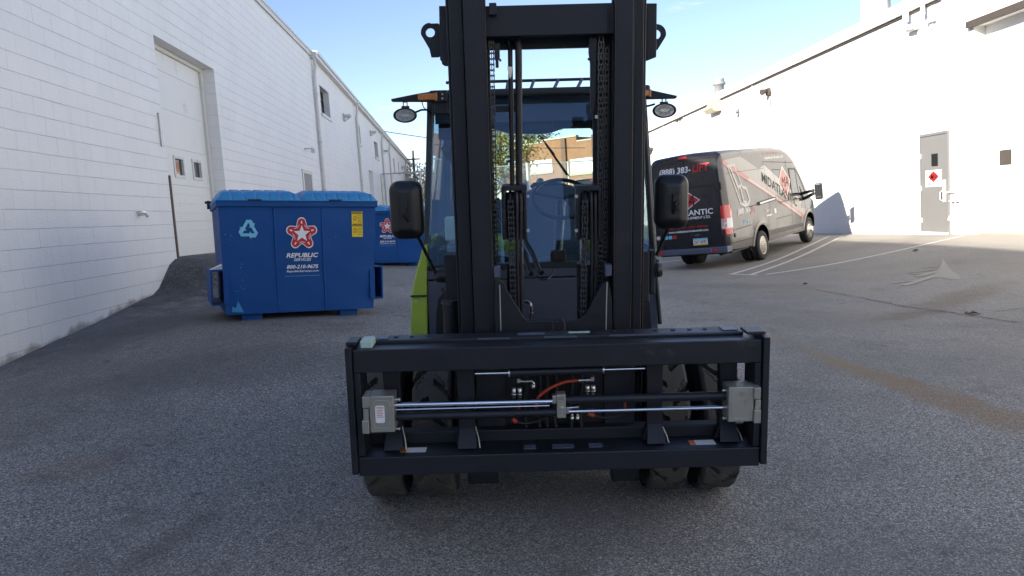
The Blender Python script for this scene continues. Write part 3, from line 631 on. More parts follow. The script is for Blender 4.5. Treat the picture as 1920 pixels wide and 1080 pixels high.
# fixtures along the wall
for u, v, kind in ((1443, 172, 0), (1385, 202, 1), (1218, 281, 2), (1790, 360, 3), (1795, 410, 4), (1795, 376, 5)):
    q = onx(u, v, XR); y, z = q[1], zz(q[2]); mb = MB()
    if kind == 0: mb.box(XR-.10, XR, y-.12, y+.12, z-.12, z+.12); mb.tube([(XR-.08, y, z+.05), (XR-.32, y-.1, z-.02)], [.05, .11], 12); mb.tube([(XR-.02, y-.2, z), (XR-.02, y-.05, z-.5)], .012, 6)
    if kind == 1: mb.box(XR-.10, XR, y, y+.3, z-.15, z+.2); mb.tube([(XR-.06, y, z+.12), (XR-.45, y-.3, z+.1)], .05, 8); mb.tube([(XR-.35, y-.3, z+.14), (XR-.5, y-.35, z-.1)], [.06, .13], 12)
    if kind == 2: mb.box(XR-.55, XR, y-.9, y+.5, z-.05, z+.08)
    if kind == 3: mb.box(XR-.08, XR, y-.12, y+.18, z-.015, z+.02)
    if kind == 4: mb.box(XR-.06, XR, y-.05, y+.06, z-.12, z+.1); mb.tube([(XR-.05, y, z+.04), (XR-.18, y, z+.06), (XR-.2, y, z-.02)], .022, 8)
    if kind == 5: mb.box(XR-.12, XR, y-.14, y+.12, z-.012, z+.012)
    part(mb, ('floodlight', 'floodlight', 'awning', 'bracket', 'tap', 'bracket')[kind], 'brown' if kind in (0, 2) else 'trimw', b3)
for u, v0, v1 in ((1412, 158, 277), (1245, 236, 300), (1789, 0, 280)):
    a = onx(u, v0, XR); b = onx(u, v1, XR); mb = MB(); mb.tube([(XR-.03, a[1], zz(TZ) if v0 else zz(5)), (XR-.03, a[1], zz(-1.2))], .028, 8)
    part(mb, 'conduit', 'galv' if u < 1700 else 'trimw', b3)
a, b = onx(1336, 188, XR), onx(1354, 207, XR); mb = MB()
mb.prism([(zz(b[2]), XR), (zz(b[2]), XR-.32), (zz(b[2])+.15, XR-.42), (zz(a[2]), XR-.1), (zz(a[2]), XR)], lambda p, q, d: (q, d, p), b[1], a[1]); part(mb, 'vent_hood', 'tanwin', b3, bevel=.01)
(y0w, y1w, z0w, z1w) = holes[1]
mb = MB(); mb.box(XR+.1, XR+.11, y0w, y1w, z0w, z1w); gw = part(mb, 'window', 'tanwin', b3)
mb = MB()
for k in (1/3, 2/3): mb.box(XR+.06, XR+.099, y0w+(y1w-y0w)*k-.06, y0w+(y1w-y0w)*k+.06, z0w, z1w)
mb.box(XR+.055, XR+.098, y0w, y1w, (z0w+z1w)/2-.04, (z0w+z1w)/2+.04); part(mb, 'window_frame', 'trimw', b3)
for u, vt, r, hh_, big in ((1348, 148, .2, .9, 0), (1641, -15, .38, 2., 1)):
    X2 = XR+(.5 if not big else .75); q = onx(u, vt, X2); y = q[1]; z = zz(TZ+.1); mb = MB()
    if big: mb.lathe([(0, r), (1.1, r), (1.12, r*1.13), (1.2, r*1.13), (1.21, r*.9), (1.6, r*.9)], (X2, y, z-.05), 'Z', 32)
    else: mb.lathe([(0, r), (.75, r), (.76, r*1.35), (.86, r*1.35), (.9, r*1.1), (1.02, r*1.1)], (X2, y, z-.05), 'Z', 24)
    part(mb, 'exhaust_stack', 'galv' if not big else 'trimw', b3)
# conduit cluster near the top
mb = MB(); q = onx(1722, 40, XR); y, z = q[1], zz(q[2])
mb.tube([(XR-.16, y+.25, z+1.2), (XR-.16, y+.25, z+.05)], .07, 10); mb.tube([(XR-.16, y-.45, z+1.2), (XR-.16, y-.45, z+.05)], .05, 10)
mb.box(XR-.14, XR, y-.05, y+.3, z-.18, z-.12); mb.tube([(XR-.10, y+.28, z-.14), (XR-.3, y+.1, z-.1), (XR-.3, y-.2, z-.12)], .03, 8); mb.box(XR-.12, XR, y-.75, y-.45, z-.16, z-.12); mb.box(XR-.04, XR, y-.62, y-.5, z-.3, z+.2)
part(mb, 'conduit', 'trimw', b3)

# ------------------------------------------------------------------ far background
def wpt(u, v, dep):
    r = RC@np.array([(u-960)/F_PX, -(v-540)/F_PX, -1.]); return Vector((r[0]*dep, r[1]*dep, r[2]*dep+EYE))
A = wpt(983, 320, 70); Bp = wpt(1118, 320, 65); dirv = Vector((Bp.x-A.x, Bp.y-A.y, 0)).normalized(); ang = math.atan2(dirv.y, dirv.x)
b4 = empty('brick_building', 'orange brick building beyond the fence with stepped parapet and white covered windows', 'building', (A.x, A.y, zz(-1.3)), (0, 0, ang))
inv = (Matrix.Translation(b4.location) @ Matrix.Rotation(ang, 4, 'Z')).inverted()
def loc(u, v):      # point of the facade in its own frame
    r = RC@np.array([(u-960)/F_PX, -(v-540)/F_PX, -1.]); n = Vector((-dirv.y, dirv.x, 0))
    t = n.dot(Vector((A.x, A.y, 0)))/(n.x*r[0]+n.y*r[1]); p = inv @ Vector((r[0]*t, r[1]*t, r[2]*t+EYE)); return p.x, p.z
x1, zl = loc(1018, 268); x2, zh = loc(1080, 256); x3, zr = loc(1117, 261)
x9, _ = loc(1125, 300)
mb = MB(); xe = x9+16
def fbox(mb, xa, xb, za, zb_, y0=0, y1=.3): mb.box(xa, xb, y0, y1, za, zb_)
fbox(mb, 0, x1, -1, zl, 0, 12); fbox(mb, x1+.001, x2, -1, zh, -.001, 12); fbox(mb, x2+.001, x3, -1, zr, 0, 12); fbox(mb, x3+.001, xe, -1, zh-.1, -.001, 12)
mb.build('wall', 'brick', b4)
mb = MB(); fbox(mb, -.1, x1, zl, zl+.12, -.08, .3); fbox(mb, x1-.05, x2+.05, zh, zh+.14, -.1, .3); fbox(mb, x2+.06, x3, zr, zr+.12, -.08, .3); mb.build('coping', 'tanwin', b4)
for u in (986, 1060, 1118):
    xp, _ = loc(u, 300); mb = MB(); fbox(mb, xp-.22, xp+.22, -1, (zl if u < 1000 else zh)-.05, -.25, -.002); mb.build('pilaster', 'brick_dark', b4)
for u0, v0, u1, v1 in ((996, 298, 1035, 324), (1071, 294, 1117, 325)):
    xa, za = loc(u0, v1); xb, zb_ = loc(u1, v0); mb = MB(); fbox(mb, xa, xb, za, zb_, -.05, -.003); wdw = mb.build('covered_window', 'white', b4)
    mb = MB()
    for k in range(1, 5): fbox(mb, xa, xb, za+(zb_-za)*k/5, za+(zb_-za)*k/5+.03, -.07, -.052)
    mb.build('panel_joint', 'trim', wdw)
    mb = MB(); fbox(mb, xa-.1, xb+.1, za-.22, za-.01, -.12, -.003); mb.build('sill', 'tanwin', b4)
# low shed left of it
q = wpt(962, 330, 60)
b5 = empty('shed', 'small brown brick shed with a lean roof between the tree and the brick building', 'shed', (q.x, q.y, zz(-1.3)), (0, 0, ang))
mb = MB(); mb.box(-1.2, .3, 0, 1.2, -1, 4.4); mb.build('wall', 'brick_dark', b5)
mb = MB(); mb.add([(-1.5, -.5, 4.1), (.5, -.4, 4.75), (.5, 1.4, 4.75), (-1.5, 1.4, 4.1), (-1.5, -.5, 4.2), (.5, -.4, 4.85), (.5, 1.4, 4.85), (-1.5, 1.4, 4.2)], [(0, 1, 2, 3), (4, 5, 6, 7), (0, 1, 5, 4), (3, 2, 6, 7), (0, 3, 7, 4), (1, 2, 6, 5)]); mb.build('roof', 'tanwin', b5)
mb = MB(); mb.box(-.8, -.2, -.04, -.002, .3, 3.1); mb.build('door', 'trimw', b5)

def tree(u, dep, h, rad, leafm, label, n=2600, ls=.16, seed=1, dens=1.):
    rr = random.Random(seed); q = wpt(u, 400, dep); x, y = q.x, q.y; z0 = gz(x, y)
    root = empty('tree', label, 'tree', (x, y, z0), group='trees beyond the chain link fence')
    tb = MB(); tips = []
    tb.tube([(0, 0, -.2), (.05, .03, h*.25), (-.04, .05, h*.5), (.03, 0, h*.8)], [h*.022, h*.018, h*.012, .03], 10)
    for k in range(16):
        a = k*2.4+rr.uniform(-.3, .3); zb_ = h*rr.uniform(.22, .75); L_ = rad*rr.uniform(.6, 1.05)*(1.1-.5*zb_/h)
        p0 = Vector((0, 0, zb_)); p1 = p0+Vector((math.cos(a)*L_*.5, math.sin(a)*L_*.5, L_*.35)); p2 = p0+Vector((math.cos(a)*L_, math.sin(a)*L_, L_*.75))
        tb.tube([p0, p1, p2], [h*.008, h*.005, .012], 6); tips += [p1, p2, p1.lerp(p2, .5)]
        for j in range(3):
            p3 = p1.lerp(p2, rr.random())+Vector((rr.uniform(-1, 1), rr.uniform(-1, 1), rr.uniform(-.2, 1)))*rad*.3
            tb.tube([p1.lerp(p2, .4), p3], [.02, .008], 5); tips.append(p3)
    tips.append(Vector((0, 0, h*.9)))
    tb.build('trunk', 'bark', root)
    lb = MB()
    for k in range(n):
        t = rr.choice(tips); s_ = rad*.26
        p = t+Vector((rr.gauss(0, s_), rr.gauss(0, s_), rr.gauss(0, s_*.8)))
        a, b_ = rr.uniform(0, 6.28), rr.uniform(-1, 1); e = Matrix.Rotation(a, 3, 'Z') @ Matrix.Rotation(b_, 3, 'X'); L_ = ls*rr.uniform(.6, 1.3)
        vs = [tuple(p+e @ Vector(v_)*L_) for v_ in ((0, -1, 0), (.5, -.1, .12), (0, 1, 0), (-.5, -.1, .12))]
        lb.add(vs, [(0, 1, 2, 3)])
    lb.build('crown', leafm, root)
    return root
tree(948, 56, 9.5, 2.4, 'leaf_g', 'yellow green tree seen through the cab left of the brick building', 3300, .15, 3)
tree(1000, 92, 12.8, 3.2, 'leaf_d', 'dark sparse tree whose top shows above the brick parapet', 3600, .2, 5)
tree(930, 84, 11, 3., 'leaf_d', 'tall dark green tree standing behind the yellow green one', 2600, .17, 8)
tree(787, 62, 5.6, 1.7, 'leaf_o', 'small golden autumn tree beside the left warehouse end', 3200, .13, 9)
q = wpt(783, 400, 60)
mb = MB(); mb.tube([(q.x, q.y, gz(q.x, q.y)), (q.x, q.y, zz(5.1))], .09, 8); mb.box(q.x-.5, q.x+.5, q.y-.05, q.y+.05, zz(4.4), zz(4.5))
tag(mb.build('utility_pole', 'bark', origin=(q.x, q.y, gz(q.x, q.y))), 'thin wooden pole in front of the golden autumn tree', 'pole')
a = onx(715, 247, XL); e = wpt(1100, 330, 62); e.z = zz(4.6)
pts = []
for i in range(25):
    t = i/24; p = Vector((XL+.2, a[1], zz(a[2]))).lerp(e, t); p.z -= math.sin(math.pi*t)*.35; pts.append(p)
mb = MB(); mb.tube(pts, .022, 6); tag(mb.build('overhead_cable', 'wire', origin=tuple(pts[0])), 'thin black cable sagging from the far left warehouse roof behind the cab', 'cable')

# chain-link fence across the alley
YF = 42.7
fe = empty('chain_link_fence', 'tall galvanised chain link fence and gate closing the far end of the alley', 'fence', (3, YF, gz(3, YF)))
ftop = zz(2.46)
px4 = [XL+.15, -2.35, -.2, 1.1, 3.4, 5.6, 8.2, 10.6]
for i, x in enumerate(px4):
    r = .09 if i in (3, 4) else .05; mb = MB(); mb.tube([(x, YF, gz(x, YF)-.2), (x, YF, ftop+(.1 if i in (3, 4) else .02))], r, 10); part(mb, 'post', 'galv', fe)
mb = MB(); mb.tube([(px4[0], YF, ftop), (px4[-1], YF, ftop)], .035, 8); mb.tube([(px4[0], YF, zz(-.2)), (px4[2], YF, zz(-.2))], .03, 8)
part(mb, 'rail', 'galv', fe)
mb = MB(); st = .085; zb_ = zz(-1.15); H_ = ftop-zb_
for k in range(int(-H_/st), int((px4[-1]-px4[0])/st)):
    for sgn in (0, 1):
        xa = px4[0]+k*st; xb = xa+H_; za, zc = zb_, ftop
        if xa < px4[0]: za += px4[0]-xa; xa = px4[0]
        if xb > px4[-1]: zc -= xb-px4[-1]; xb = px4[-1]
        if zc-za < .05: continue
        if sgn: za, zc = zb_+ftop-za, zb_+ftop-zc
        d = .0035; mb.add([(xa, YF, za-d*1.4), (xb, YF, zc-d*1.4), (xb, YF, zc+d*1.4), (xa, YF, za+d*1.4), (xa, YF+.006, za), (xb, YF+.006, zc)], [(0, 1, 2, 3), (0, 1, 5, 4), (3, 2, 5, 4)])
part(mb, 'mesh', 'galv', fe)

# ------------------------------------------------------------------ forklift
FM = Matrix.Identity(4)
for i in range(3):
    for j in range(3): FM[i][j] = float(FW[i, j])
    FM[i][3] = float(FO[i])+(EYE if i == 2 else 0)
fk = bpy.data.objects.new('forklift', None); S.collection.objects.link(fk); fk.matrix_world = FM
tag(fk, 'big black and lime green forklift with a wide fork positioner carriage but no forks', 'forklift')
FWI = FW.T
def F(u, v, y):       # forklift coordinates of a photo point at forklift depth y
    r = FWI@(RC@np.array([(u-960)/F_PX, -(v-540)/F_PX, -1.])); o = FWI@(-FO)
    t = (y-o[1])/r[1]; p = o+r*t; return Vector((float(p[0]), y, float(p[2])))
MT = R_(3.1)          # the mast leans forward a little more than the chassis
MTM = Matrix.Translation((0, .42, .35)) @ Matrix.Rotation(MT, 4, 'X'); MTI = MTM.inverted()
def G(u, v, y):       # mast coordinates of a photo point at mast depth y
    r = Vector(FWI@(RC@np.array([(u-960)/F_PX, -(v-540)/F_PX, -1.]))); o = Vector(FWI@(-FO))
    r = MTI.to_3x3() @ r; o = MTI @ o
    t = (y-o.y)/r.y; return o+r*t
def prect(mb, fn, u0, v0, u1, v1, y0, y1):
    um, vm = (u0+u1)/2, (v0+v1)/2
    xa, xb = fn(u0, vm, y0).x, fn(u1, vm, y0).x; za, zb_ = fn(um, v1, y0).z, fn(um, v0, y0).z
    return mb.box(min(xa, xb), max(xa, xb), y0, y1, min(za, zb_), max(za, zb_))
def ppoly(mb, fn, px, y0, y1):
    pts = [fn(u, v, y0) for u, v in px]; return mb.prism([(p.x, p.z) for p in pts], lambda a, b, d: (a, d, b), y0, y1)
def fbuild(mb, name, m, p=None, **k): return mb.build(name, m, fk if p is None else p, **k)
def MM(): return MB(MTM)

# --- carriage with the fork positioner
m = MB()
xl, xr = F(653, 760, 0).x, F(1440, 750, 0).x
zt0, zt1 = F(1046, 690, 0).z, F(1046, 647, 0).z
zb0, zb1 = F(1046, 883, 0).z, F(1046, 848, 0).z
m.box(xl+.032, xr-.032, 0, .05, zt0, zt1)
m.box(xl+.032, xr-.032, -.004, .05, zb0, zb1)
m.box(xl+.032, xr-.032, .052, .21, zb1-.03, zb1-.008)
m.box(xl+.034, xr-.034, .052, .13, zt1-.03, zt1-.006)
cg = fbuild(m, 'carriage_frame', 'steel', bevel=.005)
m = MB(); m.box(xl, xl+.030, -.012, .20, zb0+.01, zt1+.012); m.box(xl+.032, xl+.062, .003, .16, zb1+.002, zt0-.002); build_each(m, 'end_plate', 'steel', fk, bevel=.004)
m = MB(); m.box(xr-.030, xr, -.012, .20, zb0+.01, zt1+.012); m.box(xr-.062, xr-.032, .003, .16, zb1+.002, zt0-.002); build_each(m, 'end_plate', 'steel', fk, bevel=.004)
# upper hook rail
m = MB(); ya = .14
x0, x1_ = F(701, 640, ya).x, F(1394, 630, ya).x; zr0, zr1 = F(1046, 656, ya).z, F(1046, 630, ya).z
m.box(x0, x1_, ya, ya+.11, zr0-.06, zr1)
rail = fbuild(m, 'hook_rail', 'steel', bevel=.006)
m = MB()
for u in (742, 772, 804, 838, 872, 905, 1150, 1190, 1230, 1262, 1293, 1322): p = F(u, 622, ya+.06); m.lathe([(0, .011), (.003, .011)], (p.x, ya+.065, zr1+.0005), 'Z', 14)
build_each(m, 'bolt_hole', 'ink', fk)
m = MB(); m.box(x0+.01, x0+.06, ya+.02, ya+.09, zr1+.001, zr1+.004); m.box(x1_-.09, x1_-.02, ya+.02, ya+.09, zr1+.001, zr1+.004); build_each(m, 'end_sticker', 'panel', fk)
m = MB(); xs_ = F(970, 620, ya+.05).x; m.box(xs_, xs_+.13, ya+.03, ya+.07, zr1+.001, zr1+.004); fbuild(m, 'warning_sticker', 'panel')
m = MB(); xs_ = F(1066, 618, ya+.05).x; m.box(xs_, xs_+.1, ya+.045, ya+.07, zr1+.001, zr1+.004); fbuild(m, 'warning_sticker', 'pale')
# guide pad on the left end
m = MB(); p = F(678, 650, .06); q = F(699, 636, .06); m.box(p.x, q.x, .03, .13, zt1, zt1+.034); fbuild(m, 'guide_pad', 'pale', bevel=.004)
m = MB(); m.box(xl+.0, xl+.05, .03, .14, zt1+.014, zt1+.03); m.box(xr-.09, xr-.005, .04, .15, zt1+.014, zt1+.028); build_each(m, 'pad_bracket', 'steel', fk, bevel=.003)
# rub marks and strips on the rail face
m = MB(); 
for u0, u1, v in ((895, 957, 648.5), (1020, 1082, 645.5), (1142, 1390, 642)): p = F(u0, v, ya); q = F(u1, v, ya); m.box(p.x, q.x, ya-.006, ya-.001, zt1+.001, zt1+.009)
build_each(m, 'wear_strip', 'panel', fk)
# four uprights of the attachment with flared feet
def upright(u0, u1, y0, first):
    m = MB(); vt, vb = 690, 830
    a0, a1 = F(u0, vt, y0).x, F(u1, vt, y0).x; zt = zt0+.06; zmid = F((u0+u1)/2, 800, y0).z; zb_ = zb1-.004
    w_ = a1-a0
    prof = [(a0-.0, zt), (a1, zt), (a1-.008, zt0-.09), (a1-.008, zmid), (a1+.012, zb_), (a0-.012, zb_), (a0+.008, zmid), (a0+.008, zt0-.09)]
    m.prism(prof, lambda a, b, d: (a, d, b), y0, y0+.05)
    o = fbuild(m, 'upright', 'steel2', bevel=.003)
    m = MB(); m.add([(a0+.012, y0-.002, F(1000, 800, y0).z), (a1-.012, y0-.002, F(1000, 800, y0).z), (a1-.002, y0-.05, zb_+.002), (a0+.002, y0-.05, zb_+.002), (a0+.012, y0+.0, zb_+.002), (a1-.012, y0, zb_+.002)], [(0, 1, 2, 3), (0, 3, 4), (1, 5, 2)]); m.build('foot', 'steel', o)
    m = MB(); m.tube([(a1-.008, y0-.004, zmid), (a1+.006, y0-.03, (zmid+zb_)/2), (a1+.012, y0-.05, zb_+.004)], .0035, 6); m.build('weld', 'zinc', o)
for u0, u1 in ((714, 752), (853, 891), (1210, 1246), (1347, 1385)): upright(u0, u1, .13, True)
# lower cross tube and back bar
m = MB(); prect(m, F, 690, 803, 1400, 842, .19, .26); fbuild(m, 'lower_crossbar', 'steel2', bevel=.006)
m = MB(); prect(m, F, 684, 668, 1404, 688, .19, .25); fbuild(m, 'upper_crossbar', 'steel2', bevel=.006)
# sideshift back plates behind the hoses
m = MB(); prect(m, F, 893, 690, 948, 800, .24, .30); prect(m, F, 1133, 690, 1190, 800, .24, .30); prect(m, F, 735, 693, 745, 802, .3, .33); build_each(m, 'side_plate', 'steel2', fk, bevel=.004)
# positioner blocks
def block(px, left):
    m = MB(); u0, v0, u1, v1 = px; y0 = -.035
    prect(m, F, u0+(14 if left else 0), v0, u1-(0 if left else 14), v1, y0, .07)
    o = fbuild(m, 'positioner_block', 'zinc', bevel=.004)
    m = MB(); ue = (u0, u0+13) if left else (u1-13, u1)
    for va, vb in ((v0+1, v0+23), (v1-22, v1+3)): prect(m, F, ue[0], va, ue[1], vb, y0-.012, .05)
    prect(m, F, ue[0]+2, v0+24, ue[1], v1-23, y0+.01, .04); m.build('clamp_jaw', 'zinc', o, bevel=.003)
    m = MB()
    cu, cv = ((u0+u1)/2+(7 if left else -7)), (v0+v1)/2; du, dv = 15, 26
    loop = []
    for k in range(33):
        t = 2*math.pi*k/32; sx = abs(math.cos(t))**.35*math.copysign(1, math.cos(t)); sz = abs(math.sin(t))**.35*math.copysign(1, math.sin(t)); p = F(cu+du*sx, cv+dv*sz, y0); loop.append((p.x, y0-.0005, p.z))
    m.tube(loop, .0016, 6, caps=False); m.build('groove', 'galv', o)
    for vv in (v0+6, v1-7):
        a = F(u1 if left else u0, vv, .01); b = F(u1+10 if left else u0-10, vv, .01); m = MB(); m.tube([a, b], .0055, 8); m.lathe([(-.004, .009), (.004, .009)], b, 'X', 6); m.build('bolt', 'fitting', o)
    return o
bl = block((679, 743, 739, 811), True); br = block((1366, 726, 1427, 791), False)
m = MB(); pa = F(703, 761, -.037); pb = F(722, 793, -.037)
def rrect(xa, za, xb, zb_, r, n=5):
    out = []
    for cx_, cz_, a0 in ((xb-r, zb_-r, 0), (xa+r, zb_-r, 90), (xa+r, za+r, 180), (xb-r, za+r, 270)):
        for k in range(n+1): t = R_(a0+90*k/n); out.append((cx_+r*math.cos(t), cz_+r*math.sin(t)))
    return out
m.prism(rrect(pa.x, pb.z, pb.x, pa.z, .008), lambda a, b, d: (a, d, b), -.0368, -.035); st_ = m.build('instruction_sticker', 'white', bl)
m = MB(); mz = (pa.z+pb.z)/2
m.text('WARNING', (pa.x+pb.x)/2, pa.z-.010, .034, .007, lambda a, b: (a, -.0375, b), .02)
for k in range(5): m.box(pa.x+.006, pb.x-.006-.004*(k % 2), -.0375, -.0372, pa.z-.022-k*.008, pa.z-.0195-k*.008)
m.build('lettering', 'red', bl)
# positioner cylinders (left chrome + black, right black + chrome)
def rodpx(a, b, y, r, name, mt, fn=F, n=16, ends=False):
    m = MB(); m.tube([fn(*a, y), fn(*b, y)], r, n); return fbuild(m, name, mt)
rodpx((738, 759.5), (1046, 752), .02, .0105, 'piston_rod', 'chrome')
rodpx((738, 781.5), (1046, 773), .02, .0185, 'hydraulic_cylinder', 'steel')
rodpx((738, 768.5), (1030, 760.5), .01, .0038, 'steel_line', 'chrome', n=8)
rodpx((1060, 749.5), (1367, 741.5), .02, .0195, 'hydraulic_cylinder', 'steel')
rodpx((1062, 771.5), (1367, 763.5), .02, .0085, 'piston_rod', 'chrome')
rodpx((738, 773), (880, 769), .045, .006, 'steel_line', 'steel', n=8)
m = MB(); prect(m, F, 1044, 740, 1061, 784, -.008, .05); mf = fbuild(m, 'manifold_block', 'zinc', bevel=.003)
m = MB(); prect(m, F, 1036, 742, 1044, 757, .0, .035); prect(m, F, 1061, 764, 1067, 776, .0, .035); m.build('gland', 'fitting', mf, bevel=.002)
m = MB()
for u, v, r in ((1053, 765, .008), (1053, 758, .003), (1054, 771, .003), (1053, 779, .003)): p = F(u, v, -.008); m.lathe([(-.0105, r*.6), (-.0105, r), (-.008, r)], (p.x, 0, p.z), 'Y', 14)
m.build('port_plug', 'galv', mf)
m = MB(); p = F(1053, 748, -.0085); m.text('97L', p.x, p.z, .024, .012, lambda a, b: (a, -.0088, b), .0); m.build('lettering', 'ink', mf)
# sideshift cylinder
m = MB(); m.tube([F(955, 699, .03), F(1131, 693.5, .03)], .0175, 18); sc_ = fbuild(m, 'sideshift_cylinder', 'steel')
for u, v in ((954.5, 699), (1131, 693)): p = F(u, v, .03); m = MB(); m.lathe([(-.004, .020), (.004, .020)], p, 'X', 8); m.build('collar', 'fitting', sc_)
m = MB(); m.tube([F(891, 700.5, .03), F(954, 699, .03)], .0065, 12); m.build('piston_rod', 'chrome', sc_)
m = MB(); m.tube([F(1131, 693, .03), F(1209, 690.5, .03)], .0065, 12); m.build('piston_rod', 'chrome', sc_)
# fittings, red and black hoses in the middle
def fittings():
    for u, v0, v1, y in ((963.5, 727, 746, .12), (974.5, 727, 746, .12), (1101.5, 722, 739, .12), (1112, 722, 739, .12)):
        a, b = F(u, v0, y), F(u, v1, y); m = MB(); L_ = a.z-b.z
        m.lathe([(0, .010), (-L_*.55, .010), (-L_*.56, .0125), (-L_*.72, .0125), (-L_*.73, .008), (-L_, .008)], a, 'Z', 6 if 0 else 12); fbuild(m, 'hose_fitting', 'fitting')
    for u, y in ((1072.5, .06), (1082.5, .06)):
        a = F(u, 776, y); m = MB(); m.lathe([(0, .006), (-.008, .006), (-.009, .009), (-.024, .009)], a, 'Z', 8); fbuild(m, 'hose_fitting', 'fitting')
    m = MB(); m.tube([F(972, 714, .08), F(984, 715.5, .08), F(997, 714, .08), F(1001, 718, .08), F(1000, 728, .08)], [.006, .0045, .0045, .0045, .006], 8)
    m.lathe([(.004, .006), (.004, .011), (-.014, .011), (-.018, .006)], F(1000, 722, .08), 'Z', 6); prect(m, F, 969.5, 711, 975.5, 718, .07, .09); fbuild(m, 'pipe_elbow', 'fitting')
    m = MB(); m.tube([F(1085, 713, .09), F(1112, 712, .09)], .007, 8); m.tube([F(1085, 713, .09), F(1094, 712.7, .09)], .0095, 6); m.tube([F(1098, 712.6, .09), F(1105, 712.4, .09)], .009, 6); prect(m, F, 1108, 707, 1114, 715, .08, .1); fbuild(m, 'pipe_elbow', 'fitting')
    m = MB(); m.tube([F(1061, 765, .05), F(1085, 763, .05)], .007, 8); m.tube([F(1067, 764.5, .05), F(1072, 764, .05)], .011, 6); fbuild(m, 'hose_fitting', 'fitting')
    def hose(px, y, r, mt): 
        m = MB(); P = [F(u, v, y) for u, v in px]; out = []
        for i in range(len(P)-1):
            p0, p1, p2, p3 = P[max(i-1, 0)], P[i], P[i+1], P[min(i+2, len(P)-1)]
            for k in range(6):
                t = k/6; out.append(.5*((2*p1)+(p2-p0)*t+(2*p0-5*p1+4*p2-p3)*t*t+(3*p1-p0-3*p2+p3)*t**3))
        out.append(P[-1]); m.tube(out, r, 10); fbuild(m, 'hydraulic_hose', mt)
    hose([(1085, 713.5), (1060, 716), (1035, 726), (1017, 738), (1008, 748), (1005, 764), (1002, 780)], .10, .0072, 'orange_hose')
    hose([(961, 785), (965, 789), (969, 791)], .07, .010, 'orange_hose'); hose([(969, 791), (985, 794), (1003, 791), (1024, 783)], .07, .006, 'hose')
    hose([(1103, 775), (1108, 777), (1114, 779)], .07, .010, 'orange_hose'); hose([(1114, 779), (1130, 783), (1150, 781), (1168, 775)], .07, .006, 'hose')
    hose([(974, 750), (974, 762), (970, 778)], .13, .006, 'orange_hose'); hose([(1172, 755), (1172, 766)], .13, .006, 'orange_hose')
    for u in (985, 1010, 1024, 1040, 1070, 1088): hose([(u, 690), (u+3, 725), (u-2, 760), (u+2, 800)], .2, .010, 'hose')
fittings()
# dark valve plate behind
m = MB(); prect(m, F, 942, 684, 1138, 801, .27, .31); fbuild(m, 'valve_plate', 'plastic', bevel=.004)
# ledge stickers and the row of pads
for u0, u1, v in ((752, 763, 850), (1291, 1302, 833)):
    a, b, c_ = F(u0, v, .1).x, F(u1, v, .1).x, F(u1+37, v, .1).x
    m = MB(); m.box(a, b, .06, .12, zb1-.0075, zb1-.005); fbuild(m, 'hazard_sticker', 'orange')
    m = MB(); m.box(b+.001, c_, .06, .12, zb1-.0075, zb1-.005); fbuild(m, 'hazard_sticker', 'white')
m = MB()
for u0, u1, v in ((982, 1005, 842), (1035, 1075, 841), (1103, 1128, 839)): a, b = F(u0, v, .1).x, F(u1, v, .1).x; m.box(a, b, .05, .10, zb1-.0075, zb1+.002)
build_each(m, 'wear_pad', 'panel', fk)
for u in (776, 804, 1299, 1328):
    p = F(u, 888 if u < 1000 else 872, .08); m = MB(); m.lathe([(0, .013), (.02, .013), (.024, .006)], (p.x, .08, zb0-.02), 'Z', 12); fbuild(m, 'bolt', 'galv')

# --- mast
def rails(left):
    s = 1 if left else 0
    specs = [((878, 914), (884, 927), .0, .11, 'steel2', 'inner_rail'), ((851, 877), (859, 883), .05, .20, 'steel2', 'middle_rail'), ((846, 851), (854, 859), .09, .26, 'steel', 'outer_rail')] if left else \
            [((1154, 1189), (1151, 1182), .0, .11, 'steel2', 'inner_rail'), ((1190.5, 1209), (1183, 1200), .05, .20, 'steel2', 'middle_rail'), ((1210, 1213), (1201, 1204), .09, .26, 'steel', 'outer_rail')]
    for i, (top, bot, y0, dd, mt, nm) in enumerate(specs):
        ya_ = .02+y0; za, zc = G(1040, 640, ya_).z-.12, G(1040, 0, ya_).z+.22-(0 if nm == 'inner_rail' else .0)
        xm0 = (G(top[0], 118, ya_).x+G(bot[0], 610, ya_).x)/2; xm1 = (G(top[1], 118, ya_).x+G(bot[1], 610, ya_).x)/2
        m = MM(); fl = .03
        if nm == 'outer_rail': za -= .55
        m.box(xm0, xm1, ya_, ya_+fl, za, zc); m.box(xm0, xm1, ya_+dd, ya_+dd+fl, za, zc)
        if left: m.box(xm0, xm0+.022, ya_+fl, ya_+dd, za, zc)
        else: m.box(xm1-.022, xm1, ya_+fl, ya_+dd, za, zc)
        fbuild(m, nm, mt, bevel=.005, seg=3)
rails(True); rails(False)
for u0, v0, u1, v1 in ((1189.5, 0, 1182.5, 620), (1210, 0, 1201, 620), (1154, 0, 1151, 620), (911, 0, 926.5, 620)):
    m = MM(); a, b = G(u0, 60, .017), G(u1, 590, .017); d = (b-a)*.12; m.tube([a-d*1.2, b+d*.3], .0016, 6); fbuild(m, 'edge_line', 'rust')  # thin brown line along each rail edge
